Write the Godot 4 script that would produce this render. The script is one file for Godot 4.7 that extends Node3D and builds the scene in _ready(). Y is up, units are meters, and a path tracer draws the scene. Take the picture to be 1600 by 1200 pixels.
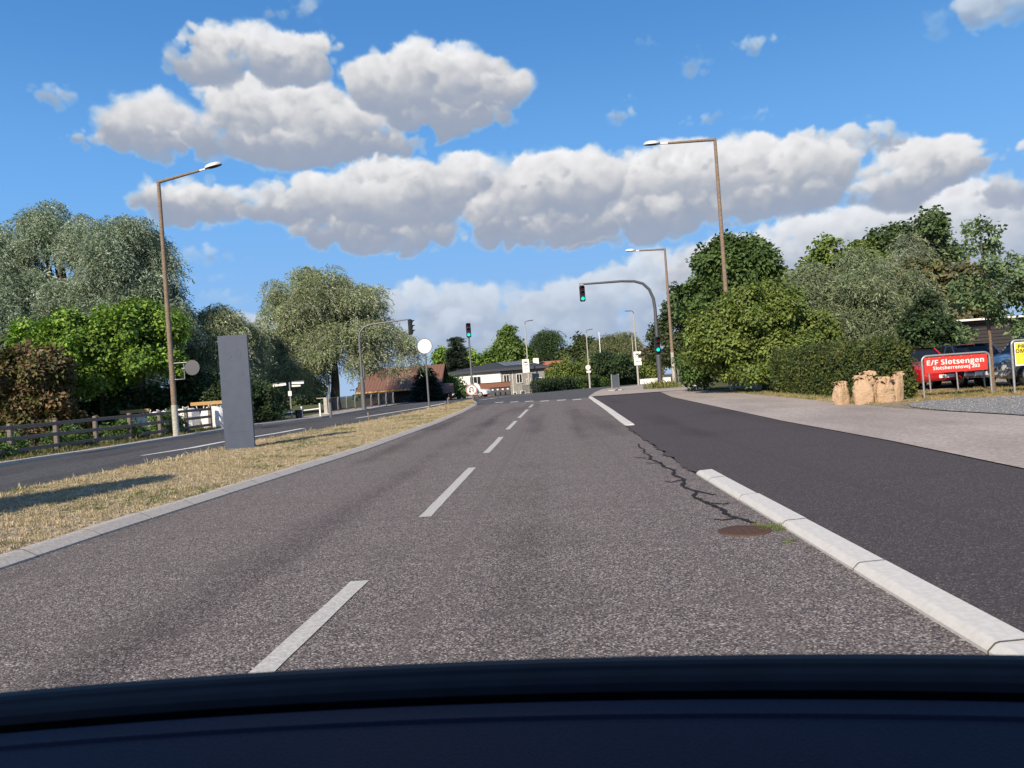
extends Node3D

# ---------------------------------------------------------------- mesh builder
class MB:
	var v := PackedVector3Array()
	var n := PackedVector3Array()
	var u := PackedVector2Array()
	var c := PackedColorArray()
	var idx := PackedInt32Array()
	var col := Color(1, 1, 1)
	func vert(p: Vector3, nn: Vector3, uv := Vector2.ZERO) -> int:
		v.append(p); n.append(nn); u.append(uv); c.append(col)
		return v.size() - 1
	func tri(a: Vector3, b: Vector3, d: Vector3) -> void:
		var nn := (b - a).cross(d - a).normalized()
		var i := vert(a, nn); vert(b, nn); vert(d, nn)
		idx.append_array([i, i + 2, i + 1])
	func quad(a: Vector3, b: Vector3, d: Vector3, e: Vector3) -> void:
		var nn := (d - a).cross(e - b).normalized()
		var i := vert(a, nn, Vector2(0, 0)); vert(b, nn, Vector2(1, 0)); vert(d, nn, Vector2(1, 1)); vert(e, nn, Vector2(0, 1))
		idx.append_array([i, i + 2, i + 1, i, i + 3, i + 2])
	func fan(pts: Array) -> void:
		for k in range(1, pts.size() - 1):
			tri(pts[0], pts[k], pts[k + 1])
	# box with chamfered edges
	func box(ce: Vector3, size: Vector3, b := Basis.IDENTITY, bev := 0.0) -> void:
		var h := size * 0.5
		if bev <= 0.0:
			for ax in 3:
				for s in [-1.0, 1.0]:
					var d := Vector3.ZERO; d[ax] = s
					var e := Vector3.ZERO; e[(ax + 1) % 3] = 1.0
					var f: Vector3 = d.cross(e)
					var o: Vector3 = d * h
					var eh: Vector3 = e * h
					var fh: Vector3 = f * h
					quad(ce + b * (o - eh - fh), ce + b * (o + eh - fh), ce + b * (o + eh + fh), ce + b * (o - eh + fh))
			return
		var m := minf(bev, minf(h.x, minf(h.y, h.z)) * 0.9)
		var g := h - Vector3(m, m, m)
		for ax in 3:
			for s in [-1.0, 1.0]:
				var d := Vector3.ZERO; d[ax] = s
				var e := Vector3.ZERO; e[(ax + 1) % 3] = 1.0
				var f: Vector3 = d.cross(e)
				quad(ce + b * (d * h - e * g - f * g), ce + b * (d * h + e * g - f * g), ce + b * (d * h + e * g + f * g), ce + b * (d * h - e * g + f * g))
		for ax in 3:
			var e := Vector3.ZERO; e[ax] = 1.0
			var p := Vector3.ZERO; p[(ax + 1) % 3] = 1.0
			var q := Vector3.ZERO; q[(ax + 2) % 3] = 1.0
			for s in [-1.0, 1.0]:
				for t in [-1.0, 1.0]:
					var pa: Vector3 = p * h * s + q * g * t
					var pb: Vector3 = p * g * s + q * h * t
					var eg: Vector3 = e * g
					if s * t > 0.0:
						quad(ce + b * (pa - eg), ce + b * (pb - eg), ce + b * (pb + eg), ce + b * (pa + eg))
					else:
						quad(ce + b * (pa + eg), ce + b * (pb + eg), ce + b * (pb - eg), ce + b * (pa - eg))
		for sx in [-1.0, 1.0]:
			for sy in [-1.0, 1.0]:
				for sz in [-1.0, 1.0]:
					var a := Vector3(h.x * sx, g.y * sy, g.z * sz)
					var d2 := Vector3(g.x * sx, h.y * sy, g.z * sz)
					var e2 := Vector3(g.x * sx, g.y * sy, h.z * sz)
					if sx * sy * sz > 0.0:
						tri(ce + b * a, ce + b * d2, ce + b * e2)
					else:
						tri(ce + b * a, ce + b * e2, ce + b * d2)
	# smooth tube through points with a radius at each
	func tube(pts: Array, radii: Array, sides := 10, caps := true) -> void:
		var base := v.size()
		var up := Vector3(0.123, 0.3, 0.95).normalized()
		var cnt := pts.size()
		for k in cnt:
			var t: Vector3 = (pts[mini(k + 1, cnt - 1)] - pts[maxi(k - 1, 0)]).normalized()
			if absf(t.dot(up)) > 0.97:
				up = Vector3(1, 0, 0)
			var a: Vector3 = (up - t * up.dot(t)).normalized()
			var b: Vector3 = t.cross(a)
			up = a
			for s in sides + 1:
				var w := TAU * s / sides
				var d: Vector3 = a * cos(w) + b * sin(w)
				vert(pts[k] + d * radii[k], d, Vector2(float(s) / sides, k))
		for k in cnt - 1:
			for s in sides:
				var i := base + k * (sides + 1) + s
				var j := i + sides + 1
				idx.append_array([i, j, i + 1, i + 1, j, j + 1])
		if caps:
			for e in 2:
				var k: int = 0 if e == 0 else cnt - 1
				var t: Vector3 = (pts[1] - pts[0]).normalized() * -1.0 if e == 0 else (pts[cnt - 1] - pts[cnt - 2]).normalized()
				var ci := vert(pts[k], t)
				var first := v.size()
				for s in sides + 1:
					vert(v[base + k * (sides + 1) + s], t)
				for s in sides:
					if e == 0: idx.append_array([ci, first + s, first + s + 1])
					else: idx.append_array([ci, first + s + 1, first + s])
	# surface of revolution: profile of (radius, height) along the y axis of xf
	func lathe(prof: Array, xf := Transform3D.IDENTITY, sides := 16) -> void:
		var base := v.size()
		var cnt := prof.size()
		for k in cnt:
			var a: Vector2 = prof[maxi(k - 1, 0)]
			var b: Vector2 = prof[mini(k + 1, cnt - 1)]
			var t := (b - a).normalized()
			for s in sides + 1:
				var w := TAU * s / sides
				var d := Vector3(cos(w), 0, sin(w))
				vert(xf * (d * prof[k].x + Vector3(0, prof[k].y, 0)), (xf.basis * (d * t.y + Vector3(0, -t.x, 0))).normalized(), Vector2(float(s) / sides, k))
		for k in cnt - 1:
			for s in sides:
				var i := base + k * (sides + 1) + s
				var j := i + sides + 1
				idx.append_array([i, i + 1, j, i + 1, j + 1, j])
	# flat polygon (x, y) given a thickness along z of xf
	func prism(poly: PackedVector2Array, z0: float, z1: float, xf := Transform3D.IDENTITY) -> void:
		if Geometry2D.is_polygon_clockwise(poly):
			poly.reverse()
		var t := Geometry2D.triangulate_polygon(poly)
		for k in range(0, t.size(), 3):
			var a := poly[t[k]]; var b := poly[t[k + 1]]; var d := poly[t[k + 2]]
			if (b - a).cross(d - a) < 0.0:
				var q := b; b = d; d = q
			tri(xf * Vector3(a.x, a.y, z1), xf * Vector3(b.x, b.y, z1), xf * Vector3(d.x, d.y, z1))
			tri(xf * Vector3(a.x, a.y, z0), xf * Vector3(d.x, d.y, z0), xf * Vector3(b.x, b.y, z0))
		var cnt := poly.size()
		for k in cnt:
			var a := poly[k]; var b := poly[(k + 1) % cnt]
			quad(xf * Vector3(a.x, a.y, z0), xf * Vector3(b.x, b.y, z0), xf * Vector3(b.x, b.y, z1), xf * Vector3(a.x, a.y, z1))
	func mesh() -> ArrayMesh:
		var arr := []
		arr.resize(Mesh.ARRAY_MAX)
		arr[Mesh.ARRAY_VERTEX] = v; arr[Mesh.ARRAY_NORMAL] = n; arr[Mesh.ARRAY_TEX_UV] = u
		arr[Mesh.ARRAY_COLOR] = c; arr[Mesh.ARRAY_INDEX] = idx
		var m := ArrayMesh.new()
		m.add_surface_from_arrays(Mesh.PRIMITIVE_TRIANGLES, arr)
		return m

# ---------------------------------------------------------------- state and helpers
var M := {}
var taken := {}
var rng := RandomNumberGenerator.new()

func fr(a: float, b: float) -> float:
	return rng.randf_range(a, b)
func lin(r: float, g: float, b: float) -> Color:
	return Color(r, g, b).linear_to_srgb()
func numbered(parent: Node, called: String) -> String:
	var key := str(parent.get_instance_id()) + called
	var k: int = taken.get(key, 0)
	taken[key] = k + 1
	return called if k == 0 else "%s_%03d" % [called, k]
func meta(o: Node, label := "", category := "", group := "", kind := "") -> void:
	if label: o.set_meta("label", label)
	if category: o.set_meta("category", category)
	if group: o.set_meta("group", group)
	if kind: o.set_meta("kind", kind)
func thing(called: String, label: String, category: String, at := Vector3.ZERO, turn := 0.0, group := "") -> Node3D:
	var o := Node3D.new()
	o.name = numbered(self, called)
	add_child(o, true)
	o.position = at; o.rotation.y = turn
	meta(o, label, category, group)
	return o
func part(parent: Node, called: String, mb, mat: Material) -> MeshInstance3D:
	var o := MeshInstance3D.new()
	o.name = numbered(parent, called)
	var m: Mesh = mb.mesh() if mb is MB else mb
	o.mesh = m
	o.material_override = mat
	parent.add_child(o, true)
	return o
func struct(called: String, mb, mat: Material) -> MeshInstance3D:
	var o := part(self, called, mb, mat)
	o.set_meta("kind", "structure")
	return o
# copy of a thing under the next number
func copy(o: Node3D, at: Vector3, turn: float, label: String) -> Node3D:
	var d: Node3D = o.duplicate()
	var nm := String(o.name)
	d.name = numbered(self, nm)
	add_child(d, true)
	d.position = at; d.rotation.y = turn
	if label: d.set_meta("label", label)
	return d

# height of the road's long profile, z counted forward from the camera
func gr(z: float) -> float:
	if z < 18.0: return 0.0
	if z < 60.0: return 0.01 * (z - 18.0)
	if z < 100.0: return 0.42 - 0.00725 * (z - 60.0)
	return 0.13
func at(x: float, z: float, dy := 0.0) -> Vector3:
	return Vector3(x, gr(z) + dy, -z)
func pl(a: Array, z: float) -> float:
	if z <= a[0].x: return a[0].y
	for k in range(1, a.size()):
		if z <= a[k].x:
			return lerpf(a[k - 1].y, a[k].y, (z - a[k - 1].x) / (a[k].x - a[k - 1].x))
	return a[a.size() - 1].y
func tex(freq: float, kind: int, octaves: int, offs: Array, cols: Array, size := 512, jit := 1.0, ret := 0, sd := 1) -> NoiseTexture2D:
	var f := FastNoiseLite.new()
	f.noise_type = kind; f.frequency = freq; f.fractal_octaves = octaves; f.seed = sd
	f.fractal_type = FastNoiseLite.FRACTAL_NONE if octaves < 2 else FastNoiseLite.FRACTAL_FBM
	f.cellular_jitter = jit; f.cellular_return_type = ret
	var t := NoiseTexture2D.new()
	t.width = size; t.height = size; t.seamless = true; t.noise = f; t.normalize = true
	if cols.size() > 0:
		var g := Gradient.new()
		g.offsets = PackedFloat32Array(offs); g.colors = PackedColorArray(cols)
		t.color_ramp = g
	return t
func mat(col: Color, rough := 0.8, metal := 0.0) -> StandardMaterial3D:
	var m := StandardMaterial3D.new()
	m.albedo_color = col; m.roughness = rough; m.metallic = metal
	return m
# world-mapped grain of one colour between two tones
func grained(a: Color, b: Color, per_m: float, rough := 0.85, relief := 0.0, freq := 0.02, oct := 4, sd := 3) -> StandardMaterial3D:
	var m := mat(Color.WHITE, rough)
	m.albedo_texture = tex(freq, FastNoiseLite.TYPE_SIMPLEX_SMOOTH, oct, [0.25, 0.75], [a, b], 256, 1.0, 0, sd)
	m.uv1_triplanar = true; m.uv1_world_triplanar = true
	m.uv1_scale = Vector3.ONE * per_m
	if relief > 0.0:
		m.heightmap_enabled = true; m.heightmap_texture = tex(freq * 2.0, FastNoiseLite.TYPE_SIMPLEX_SMOOTH, oct, [], [], 256, 1.0, 0, sd + 7); m.heightmap_scale = relief
	return m

# ---------------------------------------------------------------- sky
# cumulus as groups of puffs: azimuth, elevation, half width, half height (degrees), weight
const CLOUDS := [
	[[-9.1, 6.1, 7.24, 1.65, 0.74], [-1.4, 5.2, 11.92, 2.20, 0.81], [6.4, 5.1, 10.02, 2.75, 0.88], [7.4, 7.3, 5.45, 1.56, 0.81], [-7.0, 3.6, 14.56, 2.02, 0.81], [4.8, 2.3, 12.79, 2.29, 0.81], [17.4, 3.0, 10.94, 2.75, 0.90], [-18.0, 5.4, 6.54, 1.19, 0.54]],
	[[-24.0, 8.4, 2.93, 0.55, 0.35], [-22.8, 7.2, 2.96, 0.64, 0.40], [-21.8, 4.9, 3.83, 0.92, 0.35]],
	[[19.7, 8.2, 11.22, 2.02, 1.00], [12.7, 7.6, 6.71, 1.65, 0.90], [27.2, 8.2, 5.71, 2.02, 1.00], [15.6, 6.2, 10.16, 2.02, 1.00], [24.3, 8.4, 5.01, 1.83, 1.00], [29.7, 5.6, 4.78, 2.75, 0.80]],
	[[29.3, 9.5, 2.80, 1.19, 0.90], [30.4, 11.8, 1.58, 0.55, 0.60]],
	[[24.9, 11.8, 4.66, 1.83, 1.00], [23.5, 10.5, 3.45, 1.47, 1.00], [27.4, 11.3, 2.12, 1.28, 1.00], [21.9, 10.8, 1.70, 0.92, 0.80]],
	[[20.6, 14.1, 4.08, 1.01, 0.90], [22.8, 13.5, 1.90, 0.69, 0.80], [18.6, 14.6, 1.96, 0.83, 0.80]],
	[[7.4, 12.7, 7.27, 2.84, 1.00], [13.1, 12.7, 7.81, 2.75, 1.00], [18.0, 12.4, 5.01, 2.29, 1.00], [7.2, 10.6, 9.10, 1.65, 1.00], [4.8, 14.6, 2.74, 1.38, 1.00], [15.3, 14.1, 3.98, 1.19, 1.00], [10.2, 14.8, 3.61, 1.28, 1.00], [15.9, 10.9, 6.17, 1.38, 0.90]],
	[[-0.3, 13.0, 5.50, 3.30, 1.00], [2.9, 13.6, 4.58, 2.48, 1.00], [-0.5, 10.6, 5.27, 1.28, 1.00], [0.3, 14.8, 2.29, 1.19, 1.00], [-3.2, 11.9, 2.75, 1.83, 1.00], [2.7, 10.6, 4.58, 1.10, 0.90]],
	[[-24.0, 13.5, 4.10, 1.65, 1.00], [-21.6, 13.4, 3.41, 1.19, 1.00], [-26.0, 13.5, 2.06, 1.10, 0.90]],
	[[-16.1, 13.7, 4.84, 1.93, 1.00], [-10.8, 13.3, 7.20, 2.93, 1.00], [-6.6, 14.5, 3.73, 2.11, 1.00], [-4.1, 15.2, 1.74, 1.28, 1.00], [-9.7, 10.7, 5.42, 1.19, 1.00], [-15.0, 11.3, 3.76, 1.19, 1.00], [-18.7, 13.1, 2.61, 1.19, 0.90], [-10.7, 15.3, 3.15, 1.01, 0.90]],
	[[-26.0, 18.2, 3.09, 2.11, 1.00], [-25.3, 16.9, 2.07, 1.19, 1.00], [-27.6, 17.7, 1.63, 1.28, 0.90]],
	[[-29.8, 17.0, 1.51, 0.78, 0.75], [-30.7, 17.0, 0.79, 0.41, 0.50]],
	[[-17.5, 18.5, 6.34, 2.75, 1.00], [-19.5, 19.6, 4.11, 1.83, 1.00], [-13.6, 18.1, 5.12, 2.29, 1.00], [-10.3, 16.8, 2.80, 1.19, 1.00], [-21.3, 17.6, 2.78, 1.83, 1.00], [-16.3, 17.0, 6.60, 1.28, 1.00], [-16.5, 20.1, 3.96, 1.19, 0.90]],
	[[-6.6, 20.6, 6.37, 2.84, 1.00], [-8.3, 22.1, 2.95, 1.65, 1.00], [-4.5, 21.7, 2.97, 1.65, 1.00], [-1.9, 20.1, 2.11, 1.56, 1.00], [-5.9, 18.5, 3.65, 1.28, 1.00], [-11.1, 21.1, 2.47, 2.02, 1.00], [-3.1, 18.5, 2.29, 1.01, 0.90]],
	[[-19.3, 22.3, 5.84, 2.11, 1.00], [-21.3, 23.5, 2.14, 1.10, 1.00], [-16.0, 23.0, 2.91, 1.38, 1.00], [-23.0, 21.9, 2.19, 1.47, 1.00], [-15.5, 21.9, 2.21, 1.28, 1.00]],
	[[-31.3, 19.2, 1.41, 1.01, 0.70], [-30.7, 19.6, 0.63, 0.55, 0.60]],
	[[-15.2, 25.4, 1.24, 0.92, 0.60], [-17.2, 25.0, 1.14, 0.55, 0.55]],
	[[12.0, 16.9, 1.52, 0.46, 0.60]],
	[[15.8, 20.8, 1.76, 0.64, 0.65], [15.0, 21.1, 0.80, 0.37, 0.50]],
	[[11.9, 20.4, 1.08, 0.83, 0.50], [11.2, 19.8, 0.63, 0.46, 0.40]],
	[[6.6, 17.8, 1.18, 0.69, 0.65]],
	[[7.0, 18.9, 0.82, 0.32, 0.50]],
	[[29.6, 19.7, 2.55, 1.56, 0.75], [28.7, 20.4, 1.61, 0.92, 0.70]],
	[[26.9, 19.7, 0.90, 1.01, 0.40]],
	[[-23.4, 10.2, 2.19, 0.78, 0.55], [-21.2, 10.0, 0.94, 0.37, 0.40]],
	[[15.7, 16.6, 1.32, 0.46, 0.50], [13.8, 16.6, 1.78, 0.28, 0.30]],
	[[8.6, 22.2, 0.73, 0.41, 0.40]],
	[[21.8, 15.2, 1.70, 0.37, 0.30]],
	[[-5.3, 25.2, 0.23, 0.14, 0.10]],
]
var clouds := []
var n_big := FastNoiseLite.new()
var n_fine := FastNoiseLite.new()
var n_soft := FastNoiseLite.new()

# lays one cloud over the picture of the sky kept in rgb: many small round puffs, each lit from above, thrown inside the cloud's outline and then stirred
func lay_cloud(g: Array, id: int, rgb: PackedFloat32Array, az0: float, el0: float, W: int, H: int, per: float) -> void:
	var lo := Vector2(1e9, 1e9); var hi := Vector2(-1e9, -1e9)
	var veil := 0.0
	for p in g:
		lo = Vector2(minf(lo.x, p[0] - p[2]), minf(lo.y, p[1] - p[3]))
		hi = Vector2(maxf(hi.x, p[0] + p[2]), maxf(hi.y, p[1] + p[3]))
		veil = maxf(veil, p[4])
	var X0: int = maxi(0, int((lo.x - 2.0 - az0) * per)); var X1: int = mini(W - 1, int((hi.x + 2.0 - az0) * per))
	var Y0: int = maxi(0, int((lo.y - 1.6 - el0) * per)); var Y1: int = mini(H - 1, int((hi.y + 1.6 - el0) * per))
	var w := X1 - X0 + 1; var h := Y1 - Y0 + 1
	if w < 2 or h < 2: return
	var r := RandomNumberGenerator.new(); r.seed = 900 + id
	var A := PackedFloat32Array(); A.resize(w * h)
	var B := PackedFloat32Array(); B.resize(w * h)
	var span := maxf(0.8, hi.y - lo.y)
	for size_class in 3:
		for p in g:
			var cnt: int = [7, 16, 30][size_class]
			cnt = int(cnt * clampf(p[2] / 3.5, 0.35, 2.2))
			for k in cnt:
				var t := r.randf() * TAU
				var q: float = sqrt(r.randf()) * [0.62, 0.80, 0.98][size_class]
				var ca: float = p[0] + cos(t) * q * p[2]
				var ce: float = p[1] + sin(t) * q * p[3]
				var up: float = sin(t) * q
				# small knobs sit on the upper skin
				if size_class == 2 and up < 0.05 and r.randf() < 0.75: continue
				var rad: float = p[3] * r.randf_range([0.50, 0.30, 0.15][size_class], [0.72, 0.46, 0.28][size_class])
				var rx: float = rad * r.randf_range(1.05, 1.5)
				var hgt: float = clampf((ce - lo.y) / span, 0.0, 1.0) * 0.45 + (up * 0.5 + 0.5) * 0.55
				var base := lerpf(0.64, 0.925, smoothstep(0.15, 0.85, hgt)) + r.randf_range(-0.015, 0.015)
				var op: float = [0.66, 0.5, 0.34][size_class] * p[4]
				var x0: int = maxi(0, int((ca - rx - az0) * per) - X0); var x1: int = mini(w - 1, int((ca + rx - az0) * per) - X0 + 1)
				var y0: int = maxi(0, int((ce - rad - el0) * per) - Y0); var y1: int = mini(h - 1, int((ce + rad - el0) * per) - Y0 + 1)
				for y in range(y0, y1 + 1):
					var ey: float = (el0 + (y + Y0) / per - ce) / rad
					for x in range(x0, x1 + 1):
						var ex: float = (az0 + (x + X0) / per - ca) / rx
						var d := ex * ex + ey * ey
						if d >= 1.0: continue
						var al := op * minf(1.0, (1.0 - d) * 1.45)
						var L := base + 0.06 * ey - 0.03 * ex
						var i := y * w + x
						var na := A[i] + al * (1.0 - A[i])
						B[i] = (B[i] * A[i] * (1.0 - al) + L * al) / na
						A[i] = na
	for y in h:
		var el := deg_to_rad(el0 + (y + Y0) / per)
		var low := smoothstep(12.0, 3.0, el0 + (y + Y0) / per)
		var ce := cos(el); var se := sin(el)
		for x in w:
			var az := deg_to_rad(az0 + (x + X0) / per)
			var d := Vector3(sin(az) * ce, se * 1.2, -cos(az) * ce)
			var a := n_big.get_noise_3dv(d)
			var c := n_fine.get_noise_3dv(d)
			var c2 := n_fine.get_noise_3dv(d * 1.03 + Vector3(3, 1, 2))
			# eddies carry the edges about
			var wx := clampi(x + int(per * (0.85 * a + 0.45 * c)), 0, w - 1)
			var wy := clampi(y + int(per * (0.5 * n_soft.get_noise_3dv(d) + 0.36 * c2)), 0, h - 1)
			var i := wy * w + wx
			var cov := A[i]
			if cov < 0.02: continue
			var al := smoothstep(0.02, 0.94, cov + 0.34 * c * (1.0 - cov)) * veil * (1.0 - 0.15 * low)
			if al <= 0.002: continue
			var L := clampf(B[i] + 0.03 * c + 0.02 * c2, 0.58, 0.965)
			# thin edges take the colour of lit haze
			L = lerpf(0.88, L, smoothstep(0.2, 0.8, cov))
			var cc := Color(L, L, L * 1.01).lerp(Color(0.60, 0.655, 0.755), 0.8 * smoothstep(0.90, 0.64, L)).lerp(Color(0.735, 0.78, 0.865), low * 0.4)
			var o := ((y + Y0) * W + x + X0) * 3
			rgb[o] = lerpf(rgb[o], cc.r, al)
			rgb[o + 1] = lerpf(rgb[o + 1], cc.g, al)
			rgb[o + 2] = lerpf(rgb[o + 2], cc.b, al)

func sky_part(az0: float, el0: float, w: int, h: int, per: float) -> Image:
	var rgb := PackedFloat32Array(); rgb.resize(w * h * 3)
	for y in h:
		var e := el0 + y / per
		# clear air, from the horizon up
		var sky := Color(0.66, 0.77, 0.905).lerp(Color(0.54, 0.735, 0.945), smoothstep(0.0, 9.0, e))
		sky = sky.lerp(Color(0.445, 0.69, 0.945), smoothstep(6.0, 16.0, e))
		sky = sky.lerp(Color(0.31, 0.545, 0.81), smoothstep(12.0, 28.0, e))
		if e > 28.0: sky = sky.lerp(Color(0.17, 0.37, 0.66), smoothstep(28.0, 90.0, e))
		for x in w:
			var o := (y * w + x) * 3
			rgb[o] = sky.r; rgb[o + 1] = sky.g; rgb[o + 2] = sky.b
	for k in clouds.size():
		lay_cloud(clouds[k], k, rgb, az0, el0, w, h, per)
	var out := PackedByteArray(); out.resize(w * h * 3)
	for i in w * h * 3:
		out[i] = clampi(int(rgb[i] * 255.0 + 0.5), 0, 255)
	return Image.create_from_data(w, h, false, Image.FORMAT_RGB8, out)

func make_sky() -> ImageTexture:
	n_big.noise_type = FastNoiseLite.TYPE_SIMPLEX_SMOOTH; n_big.frequency = 9.0; n_big.fractal_octaves = 3; n_big.seed = 5
	n_fine.noise_type = FastNoiseLite.TYPE_SIMPLEX_SMOOTH; n_fine.frequency = 34.0; n_fine.fractal_octaves = 5; n_fine.fractal_gain = 0.55; n_fine.seed = 9
	n_soft.noise_type = FastNoiseLite.TYPE_SIMPLEX_SMOOTH; n_soft.frequency = 17.0; n_soft.fractal_octaves = 3; n_soft.seed = 15
	clouds = CLOUDS.duplicate()
	# the same kind of cumulus goes on all round and overhead
	var r := RandomNumberGenerator.new(); r.seed = 77
	for k in 40:
		var az := r.randf_range(46.0, 314.0)
		if az > 180.0: az -= 360.0
		var el := 5.0 + 50.0 * pow(r.randf(), 1.5)
		var s := r.randf_range(0.8, 1.6)
		var g := []
		for j in 5:
			g.append([az + r.randf_range(-6, 6) * s, el + r.randf_range(-1.2, 1.2) * s, r.randf_range(2.5, 6.5) * s / maxf(0.5, cos(deg_to_rad(el))), r.randf_range(1.2, 2.6) * s, r.randf_range(0.7, 1.0)])
		clouds.append(g)
	for k in 8:
		var az := r.randf_range(-40.0, 40.0)
		var g := []
		for j in 4:
			g.append([az + r.randf_range(-9, 9), r.randf_range(36.0, 62.0), r.randf_range(5, 9), r.randf_range(2, 3.5), 0.8])
		clouds.append(g)
	var W := 4096; var H := 2048
	var per := W / 360.0
	var lo := sky_part(-180.0, 0.0, 720, 180, 2.0)
	lo.resize(W, H / 2, Image.INTERPOLATE_CUBIC)
	var az0 := -42.0
	var wn := int(82.0 * per); var hn := int(32.0 * per)
	var hi := sky_part(az0, 0.0, wn, hn, per)
	lo.blit_rect(hi, Rect2i(0, 0, wn, hn), Vector2i(int((az0 + 180.0) * per), 0))
	lo.flip_y()
	var full := Image.create(W, H, false, Image.FORMAT_RGB8)
	full.fill(Color(0.30, 0.31, 0.27))
	# the panorama starts straight ahead, so the halves change places
	full.blit_rect(lo, Rect2i(W / 2, 0, W / 2, H / 2), Vector2i(0, 0))
	full.blit_rect(lo, Rect2i(0, 0, W / 2, H / 2), Vector2i(W / 2, 0))
	return ImageTexture.create_from_image(full)

# ---------------------------------------------------------------- ground
# outlines along the road: (z forward, x)
const LK := [Vector2(-14, -4.85), Vector2(6.6, -4.76), Vector2(8.2, -4.74), Vector2(10.8, -4.64), Vector2(20, -4.25), Vector2(28.5, -3.98), Vector2(36, -3.96), Vector2(45.3, -4.19), Vector2(50, -4.6), Vector2(55, -5.2)]
const VL := [Vector2(-14, -9.2), Vector2(12.8, -9.2), Vector2(16, -9.3), Vector2(24, -9.0), Vector2(31, -7.6), Vector2(41, -6.65), Vector2(50, -5.95), Vector2(55, -5.5)]
const RK := [Vector2(-14, 1.75), Vector2(10, 1.72), Vector2(20.2, 1.84), Vector2(29.6, 1.97), Vector2(43.8, 2.1), Vector2(45, 2.15), Vector2(53.3, 3.0), Vector2(73, 5.6), Vector2(99, 11.1), Vector2(115, 15.6), Vector2(150, 27)]
const PP := [Vector2(-14, 4.3), Vector2(8.3, 4.73), Vector2(12, 4.95), Vector2(19.3, 5.12), Vector2(35.9, 5.42), Vector2(46, 6.2)]
const PG := [Vector2(-14, 8.7), Vector2(15, 8.5), Vector2(19.5, 8.25), Vector2(43, 8.2), Vector2(60, 9.6), Vector2(73, 11.5), Vector2(99, 16.5), Vector2(115, 21), Vector2(150, 32)]
const FK := [Vector2(-14, -15.6), Vector2(21.5, -15.3), Vector2(25.4, -14.6), Vector2(37, -14.2), Vector2(42, -12.1), Vector2(50, -11.6), Vector2(60, -11.4), Vector2(75, -12), Vector2(95, -13)]

# a strip between two outlines as a grid that follows the profile
func strip(a: Array, b: Array, z0: float, z1: float, dz: float, nx: int, rise: Callable, tint: Callable) -> MB:
	var mb := MB.new()
	var zs := []
	var z := z0
	while z < z1 - 0.001:
		zs.append(z)
		var nz := z + dz
		for br in [18.0, 60.0, 100.0]:
			if z < br - 0.001 and nz > br + 0.001: nz = br
		z = nz
	zs.append(z1)
	for zz in zs:
		var xa := pl(a, zz); var xb := pl(b, zz)
		for k in nx + 1:
			var x := lerpf(xa, xb, float(k) / nx)
			mb.col = tint.call(x, zz)
			mb.vert(Vector3(x, gr(zz) + rise.call(x, zz), -zz), Vector3.UP, Vector2(x, zz))
	for j in zs.size() - 1:
		for k in nx:
			var i := j * (nx + 1) + k
			var l := i + nx + 1
			mb.idx.append_array([i, l, i + 1, i + 1, l, l + 1])
	return mb
# a flat outline (x, z) laid on the profile
func sheet(poly: PackedVector2Array, dy: float) -> MB:
	var mb := MB.new()
	for band in [[-400.0, 18.0], [18.0, 60.0], [60.0, 100.0], [100.0, 900.0]]:
		var cut := PackedVector2Array([Vector2(-900, band[0]), Vector2(900, band[0]), Vector2(900, band[1]), Vector2(-900, band[1])])
		for piece in Geometry2D.intersect_polygons(poly, cut):
			var t := Geometry2D.triangulate_polygon(piece)
			for k in range(0, t.size(), 3):
				var p: Array = []
				for j in 3:
					var q: Vector2 = piece[t[k + j]]
					p.append(Vector3(q.x, gr(q.y) + dy, -q.y))
				var nn: Vector3 = (p[1] - p[0]).cross(p[2] - p[0])
				if nn.y < 0.0: mb.tri(p[0], p[2], p[1])
				else: mb.tri(p[0], p[1], p[2])
	return mb
func poly(a: Array) -> PackedVector2Array:
	var o := PackedVector2Array()
	for k in range(0, a.size(), 2): o.append(Vector2(a[k], a[k + 1]))
	return o
# a ribbon of paint or tar along points (x, z)
func ribbon(mb: MB, pts: Array, widths: Array, dy: float) -> void:
	for k in pts.size() - 1:
		var p: Vector2 = pts[k]; var q: Vector2 = pts[k + 1]
		var d := (q - p).normalized().orthogonal()
		var a: Vector2 = d * float(widths[k]) * 0.5; var b: Vector2 = d * float(widths[k + 1]) * 0.5
		var c := [p - a, p + a, q + b, q - b]
		var w := []
		for e in c: w.append(Vector3(e.x, gr(e.y) + dy, -e.y))
		if (w[1] - w[0]).cross(w[2] - w[0]).y > 0.0: mb.quad(w[0], w[1], w[2], w[3])
		else: mb.quad(w[3], w[2], w[1], w[0])

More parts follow.
